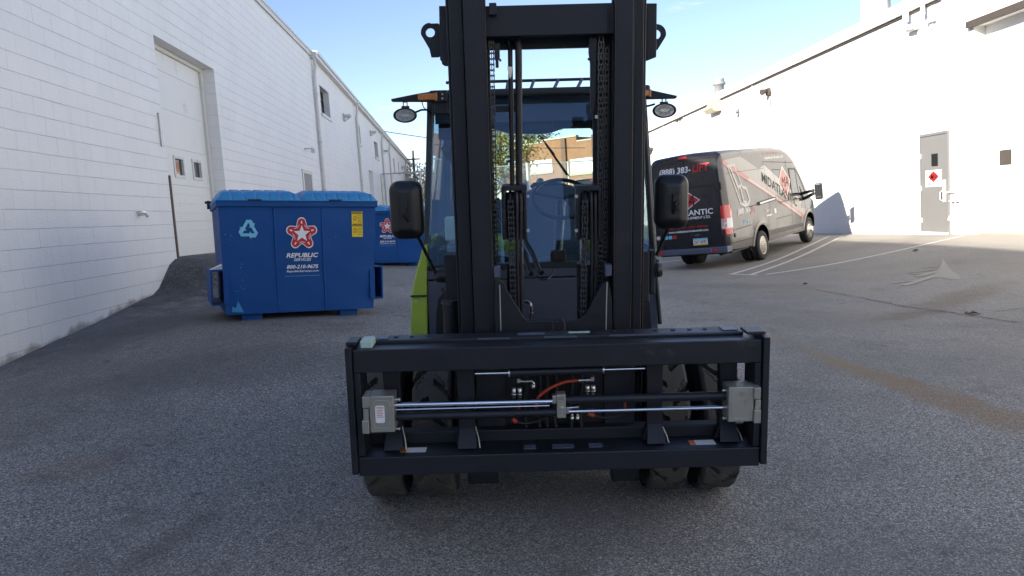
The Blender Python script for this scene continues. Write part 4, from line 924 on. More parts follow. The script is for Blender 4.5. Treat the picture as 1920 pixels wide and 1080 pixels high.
# crossbar at top between the inner rails
yb = .06
m = MM(); xa, xb = G(908, 40, yb).x, G(1160, 40, yb).x; z1_, z0_ = G(1036, 8, yb).z, G(1036, 66, yb).z
m.box(xa, xb, yb, yb+.085, z0_, z1_); fbuild(m, 'top_crossbar', 'steel2', bevel=.004)
m = MM(); xa2, xb2 = G(912, 40, .26).x, G(1140, 40, .26).x; m.box(xa2, xb2, .24, .30, z0_-.045, z1_-.03); fbuild(m, 'rear_crossbar', 'steel', bevel=.004)
m = MM(); prect(m, G, 917, 5, 931, 28, yb-.05, yb-.002); fbuild(m, 'stop_block', 'steel2', bevel=.003)
m = MM(); xa = G(1141, 40, yb).x; m.tube([(xa, yb-.003, z0_+.005), (xa, yb-.003, z1_-.03)], .004, 6); build_each(m, 'weld', 'steel', fk)
# side brackets with lifting eyes
yq = .16
for L_ in (True, False):
    m = MM()
    if L_: ppoly(m, G, [(823, 11), (841, 11), (843, 3), (846, 0), (850, 0), (852, 115), (846, 121), (829, 121), (827, 113), (825, 113)], yq, yq+.16)
    else: ppoly(m, G, [(1212, 6), (1232, 6), (1231, 107), (1216, 113), (1212, 113)], yq, yq+.16)
    o = fbuild(m, 'mast_bracket', 'steel2', bevel=.004)
    # eye plate with a hole
    cu, cv, rr_ = (806.5, 61, 17.5) if L_ else (1231, 64, 18)
    c_ = G(cu, cv, yq+.05); R0 = (G(cu+rr_, cv, yq+.05)-c_).length; h0 = R0*.5
    outer = []; n = 40
    if L_: shp = [(-1, 0)]; low = [(G(814, 107, yq+.05).x, G(814, 107, yq+.05).z), (G(826, 107, yq+.05).x, G(826, 107, yq+.05).z)]; top_ = (G(826, 43.5, yq+.05).x, G(826, 43.5, yq+.05).z)
    else: low = [(G(1232, 95, yq+.05).x, G(1232, 95, yq+.05).z), (G(1214, 95, yq+.05).x, G(1214, 95, yq+.05).z)]; top_ = (G(1214, 45, yq+.05).x, G(1214, 45, yq+.05).z)
    def ray_out(t):
        d = Vector((math.cos(t), math.sin(t)))
        if (d.x > 0) == L_:      # towards the mast: straight edge
            xe_ = low[1][0]; k = (xe_-c_.x)/d.x; k = min(k, 9)
            z_ = c_.z+d.y*k; zt_, zl_ = top_[1], low[1][1]
            if z_ > zt_: k = (zt_-c_.z)/d.y
            if z_ < zl_: k = (zl_-c_.z)/d.y
            return (c_.x+d.x*k, c_.z+d.y*k)
        if d.y >= -.25: return (c_.x+d.x*R0, c_.z+d.y*R0)
        # slanted lower edge from tangent to low[0]
        t0 = math.pi+.25 if L_ else -.25; p0 = Vector((c_.x+math.cos(t0)*R0, c_.z+math.sin(t0)*R0)); p1 = Vector(low[0])
        e = p1-p0; o2 = Vector((c_.x, c_.z)); den = d.x*e.y-d.y*e.x; k = ((p0.x-o2.x)*e.y-(p0.y-o2.y)*e.x)/den; s2 = ((p0.x-o2.x)*d.y-(p0.y-o2.y)*d.x)/den
        if 0 <= s2 <= 1 and k > 0: return (o2.x+d.x*k, o2.y+d.y*k)
        k = (low[0][1]-o2.y)/d.y; return (o2.x+d.x*k, low[0][1])
    m = MM(); n = 64; vs = []
    for yy in (yq+.05, yq+.075):
        for k in range(n): vs.append((c_.x+h0*math.cos(2*math.pi*k/n), yy, c_.z+h0*.95*math.sin(2*math.pi*k/n)))
        for k in range(n): a = ray_out(2*math.pi*k/n+1e-4); vs.append((a[0], yy, a[1]))
    fs = []
    for k in range(n):
        k2 = (k+1) % n
        fs += [(k, k2, n+k2, n+k), (2*n+k, 3*n+k, 3*n+k2, 2*n+k2), (k, 2*n+k, 2*n+k2, k2), (n+k, n+k2, 3*n+k2, 3*n+k)]
    m.add(vs, fs); m.build('lifting_eye', 'steel2', o)
# chains
def chain(px_top, px_bot, y, name='lift_chain', w_=.022, mt='chain', closed=0):
    a, b = G(*px_top, y), G(*px_bot, y); L_ = (b-a).length; n = int(L_/.0254); m = MM(); d = (b-a)/n
    for i in range(n):
        p = a+d*(i+.5); odd = i % 2; hw = w_/2*(1. if odd else .8)
        for sx in (-1, 1):
            pl = [(math.sin(t)*.010, math.cos(t)*.010+.0127) for t in np.linspace(-1.57, 1.57, 5)]+[(math.sin(t)*.010, math.cos(t)*.010-.0127) for t in np.linspace(1.57, 4.71, 5)]
            m.prism(pl, lambda q, r_, dd, p=p: (p.x+dd, p.y+q, p.z+r_), sx*hw-.002, sx*hw+.002)
        if odd: m.prism(pl, lambda q, r_, dd, p=p: (p.x+dd, p.y+q, p.z+r_), -.002, .002)
        pz = p.z+.0127; m.box(p.x-w_/2-.003, p.x+w_/2+.003, p.y-.0035, p.y+.0035, pz-.0035, pz+.0035)
    return fbuild(m, name, mt)
chain((921, 68), (932, 628), .15); chain((1127, 68), (1123, 628), .15, w_=.024); chain((1138, 90), (1133, 628), .17, w_=.018)
m = MM(); prect(m, G, 1112, 64, 1160, 640, .22, .24); fbuild(m, 'mast_web', 'steel'); m = MM(); prect(m, G, 912, 64, 926, 640, .20, .22); fbuild(m, 'mast_web', 'steel')
# chain anchors and guards hanging under the crossbar
m = MM(); prect(m, G, 927, 80, 937, 112, .12, .15); prect(m, G, 929, 110, 935, 127, .12, .14); m.tube([G(936, 113, .13), G(940, 113, .13)], .006, 8); fbuild(m, 'chain_anchor', 'steel', bevel=.002)
m = MM(); ppoly(m, G, [(1105, 70), (1120, 70), (1118, 120), (1117, 190), (1112, 212), (1107, 212), (1107, 120), (1104, 98)], .13, .16); m.tube([G(1106, 111, .12), G(1102, 111, .12)], .006, 8); fbuild(m, 'chain_anchor', 'steel', bevel=.002)
m = MM(); prect(m, G, 1116, 216, 1121, 222, .12, .14); fbuild(m, 'fitting', 'fitting')
# the two lift hoses
def gspline(px, y, r, name, mt, n=14, fn=None, k_=8):
    fn = fn or G; P = [fn(*p[:2], p[2] if len(p) > 2 else y) for p in px]; out = []
    for i in range(len(P)-1):
        p0, p1, p2, p3 = P[max(i-1, 0)], P[i], P[i+1], P[min(i+2, len(P)-1)]
        for k in range(k_):
            t = k/k_; out.append(.5*((2*p1)+(p2-p0)*t+(2*p0-5*p1+4*p2-p3)*t*t+(3*p1-p0-3*p2+p3)*t**3))
    out.append(P[-1]); m = MM() if fn is G else MB(); m.tube(out, r, n); return fbuild(m, name, mt)
gspline([(950, 84, .30), (958, 74, .24), (967, 76, .16), (972, 92), (972.5, 200), (973.5, 352)], .14, .0168, 'lift_hose', 'hose')
gspline([(944, 90, .30), (951, 78, .24), (956, 88, .17), (957, 125), (958.5, 200), (960.5, 352)], .15, .0118, 'lift_hose', 'hose')
m = MM(); ppoly(m, G, [(951, 125), (961, 125), (959, 142), (956.5, 148), (953, 138)], .135, .14); fbuild(m, 'hose_clamp', 'fitting')
m = MM(); prect(m, G, 925, 198, 968, 210, .16, .18); fbuild(m, 'hose_bracket', 'steel2', bevel=.002)
# sheave heads and lift cylinders either side
for L_ in (True, False):
    dx = 0 if L_ else 139.5; sc2 = 1
    m = MM(); prect(m, G, 941+dx, 352, 949+dx, 450, .07, .17); prect(m, G, 982+dx, 352, 988+dx, 450, .07, .17); prect(m, G, 941+dx, 348, 988+dx, 358, .07, .17)
    prect(m, G, 949+dx, 360, 982+dx, 450, .19, .20); o = fbuild(m, 'sheave_housing', 'steel', bevel=.006, seg=3)
    p = G(966+dx, 378, .13); m = MM(); m.lathe([(-.03, .055), (-.03, .065), (-.018, .065), (-.016, .05), (-.004, .05), (-.002, .065), (.002, .065), (.004, .05), (.016, .05), (.018, .065), (.03, .065), (.03, .055)], p, 'X', 28); m.build('sheave', 'steel2', o)
    for u, v in ((990, 368), (990, 432)): q = G(u+dx if L_ else u+dx-49, v, .06); m = MM(); m.lathe([(-.012, .008), (.006, .008)], q, 'Y', 8); m.build('bolt', 'galv', o)
    chain((957.5+dx, 378), (958+dx+(6 if L_ else -4), 612), .05, w_=.026)
    gspline([(968+dx, 352, .16), (968.5+dx, 360, .1), (969+dx, 375), (970+dx, 480), (971+dx+(2 if L_ else -1), 608)], .06, .0085, 'lift_hose', 'hose')
    gspline([(976+dx, 352, .16), (976.5+dx, 362, .1), (977+dx, 377), (977+dx, 480), (977+dx+(2 if L_ else -1), 608)], .065, .0085, 'lift_hose', 'hose')
    uc = (977, 966) if L_ else (1091, 1098)
    m = MM(); m.tube([G(uc[0], 448, .20), G(uc[0], 494, .20)], .011, 16); rd_ = fbuild(m, 'lift_rod', 'chrome')
    m = MM(); m.tube([G(uc[1], 493, .22), G(uc[1], 640, .22)], .045, 24); m.tube([G(uc[1], 493, .22), G(uc[1], 498, .22)], .049, 24); fbuild(m, 'lift_cylinder', 'steel')
# U shaped load carriage
m = MM(); yu = -.005
ppoly(m, G, [(927, 520), (944, 531), (948, 541), (982, 596), (990, 602), (1078, 602), (1090, 599), (1099, 589), (1130, 532), (1141, 528), (1147, 560), (1148, 640), (929, 640), (927, 560)], yu, yu+.03)
fbuild(m, 'carriage_plate', 'steel2', bevel=.003)
m = MM(); m.tube([G(937, 534, yu-.001), G(939, 620, yu-.001)], .003, 6); m.tube([G(1138, 529, yu-.001), G(1136, 620, yu-.001)], .003, 6); build_each(m, 'weld', 'galv', fk)
m = MM(); prect(m, G, 926, 501, 938, 521, yu+.01, yu+.06); prect(m, G, 1135, 497, 1147, 518, yu+.01, yu+.06); build_each(m, 'roller_tab', 'panel', fk, bevel=.003)
m = MB(); prect(m, F, 905, 632, 1180, 660, .22, .30); fbuild(m, 'hook_plate', 'steel')
# lifting loop
m = MB(); pts = []
for k in range(17):
    t = math.pi*k/16; pts.append(F(1047.5+11*math.cos(t), 609-11*math.sin(t), .18))
pts = [F(1058.5, 624, .18)]+pts+[F(1036.5, 624, .18)]; m.tube(pts, .004, 8); fbuild(m, 'lifting_loop', 'steel2')
# bent steel line in front of the panel
gspline([(978, 566, .34), (990, 566, .33), (995, 572, .32), (996, 588, .32)], .3, .008, 'bent_pipe', 'fitting', 10)
m = MM(); m.lathe([(0, .012), (-.03, .012), (-.032, .009), (-.05, .009)], G(996.5, 586, .32), 'Z', 6); fbuild(m, 'pipe_nut', 'fitting')

# --- wheels: two dual pairs in front
def tyre_mesh():
    m = MB(); R = .42; wd = .205; nt_, nwv = 288, 22; vs = []
    for i in range(nt_):
        th = 2*math.pi*i/nt_
        for j in range(nwv+1):
            xx = -wd/2+wd*j/nwv; e = abs(xx)/(wd/2)
            r = R-.02*max(0, (e-.8)/.2)**2
            ph_ = (th*14/(math.pi*2)+.55*abs(e)**1.4*(1 if xx > 0 else 1)+(.5 if xx > 0 else 0)) % 1.
            if ph_ < .17 and e > .12: r -= .038
            ph2 = (th*14/(math.pi*2)*1+.8*e) % 1.
            if .50 < ph2 < .55 and .25 < e < .8: r -= .007
            vs.append((xx, r*math.cos(th), r*math.sin(th)))
    n1 = nwv+1
    m.add(vs, [(i*n1+j, i*n1+j+1, ((i+1) % nt_)*n1+j+1, ((i+1) % nt_)*n1+j) for i in range(nt_) for j in range(nwv)], False)
    return m, R, wd
tm, TR, TW = tyre_mesh()
m0 = None
for sx, xs2 in ((-1, (815, 719)), (1, (1249, 1345))):
    for u_ in xs2:
        x2 = F(u_, 820, .6).x
        if m0 is None: w0 = tm.build('tyre', 'rubber', None); m0 = w0.data; bpy.data.objects.remove(w0)
        wh = MB(); wh.lathe([(-.09, .10), (-.09, .20), (-.1, .215), (.1, .215), (.09, .20), (.09, .10)], (0, 0, 0), 'X', 32)
        who = wh.build('wheel', 'green_dark', fk); who.location = (x2, .86, TR)
        ty = bpy.data.objects.new('tyre', m0); S.collection.objects.link(ty); ty.parent = who; ty.rotation_euler = (rnd(0, 1), 0, 0 if sx > 0 else math.pi)
        sd = MB(); sd.lathe([(-.09, .21), (-.106, .26), (-.106, .34), (-.098, .386)], (0, 0, 0), 'X', 48); sd.lathe([(.09, .21), (.106, .26), (.106, .34), (.098, .386)], (0, 0, 0), 'X', 48); sd.build('sidewall', 'rubber_dark', who)
cxm = F(1032, 800, .8).x
for sx in (-1, 1):
    wh = MB(); wh.lathe([(-.09, .12), (-.1, .19), (.1, .19), (.09, .12)], (0, 0, 0), 'X', 24); who = wh.build('wheel', 'green_dark', fk); who.location = (cxm+sx*.62, 2.75, .33)
    sd = MB(); sd.lathe([(-.09, .19), (-.1, .25), (-.09, .32), (-.05, .335), (.05, .335), (.09, .32), (.1, .25), (.09, .19)], (0, 0, 0), 'X', 40); sd.build('tyre', 'rubber_dark', who)
m = MB(); m.tube([(cxm-.9, .86, TR), (cxm+.9, .86, TR)], .10, 20); m.box(cxm-.3, cxm+.3, .7, 1.0, TR-.14, TR+.14); fbuild(m, 'axle', 'green_dark')
# frame plates hanging below
m = MB(); prect(m, F, 876, 800, 934, 908, .62, .70); prect(m, F, 1147, 800, 1200, 903, .62, .70); build_each(m, 'axle_bracket', 'steel', fk, bevel=.01)

# --- chassis and cab
cw = .71
m = MB(); m.box(cxm-.62, cxm+.62, 1.2, 2.6, .22, .9); m.box(cxm-.66, cxm+.66, 2.45, 3.25, .35, 1.15); fbuild(m, 'chassis', 'green_dark', bevel=.03)
m = MB(); m.box(cxm-.66, cxm+.66, 2.4, 3.1, .9, 1.28); fbuild(m, 'engine_cover', 'greenish', bevel=.06, seg=4)
# green front fenders
m = MB(); ppoly(m, F, [(793, 462), (799, 462), (801, 640), (770, 640), (770, 590), (771.5, 552), (778, 518), (787, 484)], 1.12, 1.9); fd = fbuild(m, 'fender', 'greenish', bevel=.01)
m = MB(); prect(m, F, 770, 554, 800, 557, 1.10, 1.118); m.build('seam', 'ink', fd)
m = MB(); m.tube([F(780, 566, 1.10), F(780, 566, 1.12)], .006, 8); m.build('bolt', 'galv', fd)
m = MB(); m.box(cxm+.42, cxm+.53, 1.1, 1.9, .74, .80); fbuild(m, 'fender', 'greenish', bevel=.01)
# hidden green frame seen between the tyres
m = MB(); prect(m, F, 748, 695, 790, 800, 1.22, 1.26); fbuild(m, 'frame_plate', 'greenish')
# cab posts
def post(name, px, y, w2, mt, yb_=None, d=.07):
    m = MB(); (u0, v0), (u1, v1) = px; a, b = F(u0, v0, y if yb_ is None else yb_), F(u1, v1, y)
    m.add([(a.x-w2, a.y, a.z), (a.x+w2, a.y, a.z), (a.x+w2, a.y+d, a.z), (a.x-w2, a.y+d, a.z), (b.x-w2, b.y, b.z), (b.x+w2, b.y, b.z), (b.x+w2, b.y+d, b.z), (b.x-w2, b.y+d, b.z)],
          [(3, 2, 1, 0), (4, 5, 6, 7), (0, 1, 5, 4), (1, 2, 6, 5), (2, 3, 7, 6), (3, 0, 4, 7)]); return fbuild(m, name, mt, bevel=.012, seg=3)
YT, YB = 1.45, 1.15
post('cab_post', ((807, 182), (796, 626)), YB, .020, 'green_dark', YT)
post('cab_post', ((1207, 182), (1236, 606)), YB, .018, 'green_dark', YT)
m = MB(); m.tube([F(1209, 230, 1.36), F(1220, 400, 1.2), F(1238, 608, 1.1)], .0125, 12); fbuild(m, 'grab_rail', 'steel2')
# cab sides
def sheet(name, mt, pts, th=.004): 
    m = MB(); n = len(pts); q = [Vector(p) for p in pts]; nrm = (q[1]-q[0]).cross(q[2]-q[0]).normalized()*th
    m.add([tuple(p) for p in q]+[tuple(p+nrm) for p in q], [tuple(range(n)), tuple(range(n, 2*n))[::-1]]+[(i, (i+1) % n, n+(i+1) % n, n+i) for i in range(n)]); return fbuild(m, name, mt)
tl, bl_, tr_, br_ = F(812, 182, YT), F(802, 500, YB+.01), F(1200, 182, YT), F(1228, 496, YB+.01)
YR = 2.75; ytop = tl.z
sheet('windscreen', 'cabglass', [tl+Vector((0, .02, 0)), tr_+Vector((0, .02, 0)), br_+Vector((0, .02, 0)), bl_+Vector((0, .02, 0))])
for s_, A_, B_ in ((-1, tl, bl_), (1, tr_, br_)):
    sheet('side_glass', 'cabglass', [(A_.x, YT+.09, A_.z), (A_.x, YR-.08, A_.z), (B_.x, YR-.08, B_.z+.1), (B_.x, YB+.1, B_.z+.1)])
    m = MB(); m.add([(B_.x-.02, YB+.08, B_.z+.1), (B_.x+.02, YB+.08, B_.z+.1), (B_.x+.02, YR, B_.z+.1), (B_.x-.02, YR, B_.z+.1), (B_.x-.02, YB+.08, .6), (B_.x+.02, YB+.08, .6), (B_.x+.02, YR, .6), (B_.x-.02, YR, .6)], [(3, 2, 1, 0), (4, 5, 6, 7), (0, 1, 5, 4), (1, 2, 6, 5), (2, 3, 7, 6), (3, 0, 4, 7)]); fbuild(m, 'door_panel', 'green_dark')
    m = MB(); m.box(A_.x-.02, A_.x+.02, YR-.08, YR, B_.z, A_.z); fbuild(m, 'rear_post', 'green_dark', bevel=.01)
# front frame of the windscreen and panel below
m = MB(); prect(m, F, 806, 492, 1236, 503, YB-.005, YB+.05); fbuild(m, 'cowl_bar', 'green_dark', bevel=.004)
m = MB(); prect(m, F, 800, 503, 1234, 519, YB+.0, YB+.04); fbuild(m, 'cowl', 'panel', bevel=.004)
m = MB(); prect(m, F, 803, 522, 1234, 660, YB+.0, YB+.04); fbuild(m, 'front_panel', 'panel', bevel=.006)
m = MB(); ppoly(m, F, [(818, 640), (818, 590), (822, 560), (835, 545), (870, 545), (870, 640)], YB-.012, YB-.002); ppoly(m, F, [(1196, 620), (1196, 580), (1216, 556), (1218, 570), (1221, 620)], YB-.012, YB-.002); build_each(m, 'step_opening', 'ink', fk)
# cab roof, visor, headliner
m = MB(); zr = tl.z; m.box(cxm-.66, cxm+.66, YT-.06, YR, zr-.01, zr+.035); fbuild(m, 'cab_roof', 'green_dark', bevel=.015, seg=3)
m = MB(); prect(m, F, 815, 178, 1202, 228, YT+.05, YT+.07); fbuild(m, 'visor_panel', 'seat', bevel=.004)
m = MB(); ppoly(m, F, [(822, 222), (1202, 222), (1202, 262), (1119, 262), (1115, 246), (1108, 240), (1056, 241), (1040, 247), (1020, 251), (968, 251), (950, 249), (936, 245), (921, 240), (870, 240), (862, 262), (822, 262)], YT+.2, YT+.26); fbuild(m, 'headliner', 'ink', bevel=.004)
m = MB(); prect(m, F, 985, 228, 1038, 246, YT+.14, YT+.2); fbuild(m, 'dome_console', 'green_dark', bevel=.01)
# overhead guard
gp0 = [F(922, 151.5, 2.55), F(1112, 150, 2.55)]
m = MB(); m.box(cxm-.55, cxm+.55, 2.5, 2.56, zr+.14, zr+.165); m.box(cxm-.55, cxm-.51, YT+.1, 2.5, zr+.14, zr+.165); m.box(cxm+.51, cxm+.55, YT+.1, 2.5, zr+.14, zr+.165)
g0 = F(1000, 151, 2.0); zt_g = g0.z
m = MB(); m.box(cxm-.60, cxm+.60, 1.98, 2.01, zt_g-.009, zt_g+.009)
ogd = fbuild(m, 'overhead_guard', 'steel2', bevel=.003)
for u0, u1 in ((950, 953), (993, 1001), (1035, 1047), (1077, 1091), (905, 900), (1125, 1140)):
    a = F(u0, 168, 1.75); b = F(u1, 154, 2.0); m = MB(); m.tube([(a.x, 1.55, zr+.035), (b.x, 1.99, zt_g)], .011, 8); m.build('guard_bar', 'steel2', ogd)
# rear frame, rear window
zs = F(1000, 372, YR).z
m = MB(); m.box(cxm-.66, cxm+.66, YR-.03, YR, .9, zs); fbuild(m, 'rear_panel', 'green_dark')
sheet('rear_window', 'rearglass', [(cxm-.62, YR-.01, zs), (cxm+.62, YR-.01, zs), (cxm+.62, YR-.01, zr-.01), (cxm-.62, YR-.01, zr-.01)])
m = MB(); m.box(cxm-.62, cxm+.62, YT+.3, YR-.05, zr-.06, zr-.012); fbuild(m, 'roof_lining', 'ink')
# dashboard, steering wheel, seat
m = MB(); ppoly(m, F, [(822, 500), (822, 470), (858, 462), (1000, 492), (1070, 488), (1120, 480), (1220, 470), (1224, 500)], YB+.14, YB+.4); fbuild(m, 'dashboard', 'green_dark', bevel=.01)
m = MB(); m.tube([F(1045, 486, 1.35), F(1052, 380, 1.62)], .03, 12); colm = fbuild(m, 'steering_column', 'plastic')
c_ = F(1052, 372, 1.62); m = MB(); axn = Vector((0, -.62, .78)).normalized(); e1 = Vector((1, 0, 0)); e2 = axn.cross(e1); m.tube([c_+(e1*math.cos(t)+e2*math.sin(t))*.18 for t in np.linspace(0, 2*math.pi, 41)], .013, 10, caps=False)
for t in (.3, 2.8, 4.7): m.tube([c_, c_+(e1*math.cos(t)+e2*math.sin(t))*.175], .010, 8)
fbuild(m, 'steering_wheel', 'plastic')
# seat: rounded back and squab
def cushion(mb, x0, x1, y0, y1, z0, z1, tiltm=None):
    n = 14; vs = []; 
    for j in range(n+1):
        for i in range(n+1):
            u, v = -1+2*i/n, -1+2*j/n; sx = math.copysign(abs(u)**.8, u); 
            edge = max(abs(u), abs(v)); dpt = (1-edge**4)
            vs.append(((x0+x1)/2+(x1-x0)/2*u*(1-.10*v*v*abs(u)), y0+(1-dpt)*.05, (z0+z1)/2+(z1-z0)/2*v*(1-.12*u*u*abs(v))))
    n1 = n+1; k = len(vs); back = [(x, y1, z) for x, y, z in vs]
    fs = [(j*n1+i, j*n1+i+1, (j+1)*n1+i+1, (j+1)*n1+i) for j in range(n) for i in range(n)]
    fs2 = [tuple(k+q for q in f[::-1]) for f in fs]; ring = [i for i in range(n1)]+[j*n1+n for j in range(1, n1)]+[n*n1+i for i in range(n-1, -1, -1)]+[j*n1 for j in range(n-1, 0, -1)]
    mb.add(vs+back, fs+fs2, True); mb.add([vs[i] for i in ring]+[back[i] for i in ring], [(i, (i+1) % len(ring), len(ring)+(i+1) % len(ring), len(ring)+i) for i in range(len(ring))], True)
m = MB(); a = F(982, 500, 2.05); b = F(1102, 348, 2.05); cushion(m, a.x, b.x, 2.05, 2.22, a.z-.1, b.z); st = fbuild(m, 'seat', 'seat')
m = MB(); m.box(a.x, b.x, 1.6, 2.1, a.z-.3, a.z-.12); m.build('squab', 'seat', st, bevel=.04, seg=4)
m = MB(); q = F(1040, 352, 2.1); m.tube([F(996, 352, 2.2), F(1002, 346, 2.2), F(1040, 345, 2.2), F(1072, 352, 2.2), F(1083, 364, 2.2)], .016, 10); m.build('seat_trim', 'green_dark', st)
# levers, wiper, side fluid bottle, plate
for px in (((930, 385), (960, 440)), ((928, 405), (958, 452)), ((933, 372), (966, 420))): m = MB(); m.tube([F(*px[0], 1.5), F(*px[1], 1.35)], .009, 8); fbuild(m, 'lever', 'plastic')
m = MB(); m.tube([F(1010, 252, 1.42), F(1040, 290, 1.36)], .004, 6); m.tube([F(1022, 268, 1.4), F(1063, 328, 1.33)], .006, 6); m.tube([F(1012, 254, 1.39), F(1068, 331, 1.30)], .0035, 6); fbuild(m, 'wiper', 'ink')
m = MB(); prect(m, F, 834, 408, 862, 452, 1.5, 1.6); fbuild(m, 'fluid_bottle', 'pale', bevel=.01)
m = MB(); prect(m, F, 1034, 470, 1062, 490, YB-.02, YB+.03); fbuild(m, 'washer_box', 'ink', bevel=.006)
# inner mirror on left screen and narrow bright side window frame
m = MB(); cq = F(843, 285, 1.6)
ppoly(m, F, [(826, 278), (832, 272), (862, 272), (862, 330), (846, 308), (832, 292)], 1.6, 1.63); fbuild(m, 'hinge_plate', 'ink', bevel=.004)
m = MB(); ppoly(m, F, [(800, 182), (846, 182), (846, 376), (852, 384), (852, 500), (800, 500)], YR-.12, YR-.06); fbuild(m, 'rear_corner_panel', 'seat', bevel=.01)
# rear work lights
for u in (1012.5, 1045):
    p = F(u, 341, YR+.2); m = MB(); m.lathe([(-.02, .0), (-.02, .020), (-.03, .026), (-.03, .032), (.03, .028), (.04, .01)], p, 'Y', 24); m.box(p.x-.008, p.x+.008, p.y-.004, p.y+.02, p.z-.12, p.z-.025); o = fbuild(m, 'rear_work_light', 'lens')
m = MB(); a, b = F(998, 350, YR+.2), F(1060, 342, YR+.2); m.box(a.x, b.x, YR+.19, YR+.25, a.z-.03, b.z); fbuild(m, 'light_bar', 'trimw', bevel=.004)
# tilt cylinders / hoses seen beside the mast
gspline([(985, 452, 1.05), (1000, 478, .9), (1010, 505, .78), (1016, 512, .75)], 1, .014, 'tilt_hose', 'hose', 12, F)
gspline([(975, 455, 1.05), (985, 485, .9), (992, 508, .8), (996, 514, .76)], 1, .014, 'tilt_hose', 'hose', 12, F)
gspline([(1008, 515, .8), (1013, 523, .8), (1024, 524, .8), (1033, 517, .85), (1037, 507, .9)], 1, .005, 'cable', 'hose', 8, F)
# brackets and pivots left and right of the mast
m = MB(); prect(m, F, 834, 478, 862, 562, .62, .75); o = fbuild(m, 'mirror_mount', 'steel2', bevel=.006)
m = MB(); m.lathe([(-.03, .02), (-.026, .036), (0, .04), (.05, .04)], F(827, 516, .66), 'X', 20); m.lathe([(-.012, .008), (.0, .008)], F(818, 516, .66), 'X', 8); m.build('pivot', 'steel', o)
m = MB(); m.tube([F(845, 565, .8), F(848, 640, .8)], .045, 18); m.lathe([(0, .05), (-.02, .055)], F(845, 562, .8), 'Z', 18); fbuild(m, 'tilt_cylinder', 'steel')
m = MB(); m.lathe([(0, .010), (-.02, .010)], F(829, 540, .7), 'Z', 8); fbuild(m, 'fitting', 'rust')
m = MB(); prect(m, F, 1203, 472, 1218, 568, .62, .75); prect(m, F, 1219, 470, 1229, 552, .64, .72); o = fbuild(m, 'mirror_mount', 'steel2', bevel=.006)
m = MB(); m.lathe([(0, .04), (.026, .036), (.03, .02)], F(1231, 506, .66), 'X', 20); m.lathe([(0, .008), (.015, .008)], F(1236, 506, .66), 'X', 8); m.build('pivot', 'steel', o)
# mirrors
def mirror(u0, v0, u1, v1, arm, y, flip):
    m = MB(); a, b = F(u0, (v0+v1)/2, y), F(u1, (v0+v1)/2, y); za, zc = F((u0+u1)/2, v1, y).z, F((u0+u1)/2, v0, y).z
    cx_, cz_ = (a.x+b.x)/2, (za+zc)/2; hx, hz = (b.x-a.x)/2, (zc-za)/2
    def ring(k, yy, r): return [(cx_+(px-0)*1, yy, cz_+pz) for px, pz in [(p[0], p[1]) for p in rrect(-hx*k, -hz*(1-(1-k)*hx/hz), hx*k, hz*(1-(1-k)*hx/hz), r*k, 6)]]
    rings = [ring(.93, y+.055, .05), ring(1., y+.045, .05), ring(1., y+.02, .05), ring(.95, y-.0, .05), ring(.84, y-.014, .045), ring(.60, y-.020, .03), ring(.52, y-.028, .02), ring(.3, y-.029, .02)]
    n = len(rings[0]); vs = [p for r_ in rings for p in r_]
    m.add(vs, [(i*n+k, i*n+(k+1) % n, (i+1)*n+(k+1) % n, (i+1)*n+k) for i in range(len(rings)-1) for k in range(n)], True)
    m.add(rings[-1], [tuple(range(n))]); 
    o = fbuild(m, 'side_mirror', 'plastic')
    m = MB(); rr2 = ring(.92, y+.056, .05); m.add(rr2, [tuple(range(n))]); m.build('mirror_glass', 'chrome', o)
    m = MB(); p = F(*arm[0], y-.04); m.box(p.x-.018, p.x+.018, y-.045, y-.028, p.z-.04, p.z+.04); m.lathe([(-.02, .013), (.01, .016)], (p.x, y-.05, p.z-.01), 'Y', 12); m.build('swivel', 'ink', o, bevel=.004)
    m = MB(); P = [F(arm[0][0], arm[0][1], y-.055), F(arm[0][0]+(3 if not flip else -3), arm[0][1]+14, y-.05)]+[F(u, v, yy) for u, v, yy in arm[1:]]; m.tube(P, .0085, 10); m.build('arm', 'ink', o)
mirror(730, 339, 793, 449, [(757, 392), (782, 440, .55), (818, 514, .64)], .50, False)
mirror(1229, 327, 1292, 430, [(1268, 378), (1256, 420, .55), (1231, 478, .64)], .50, True)
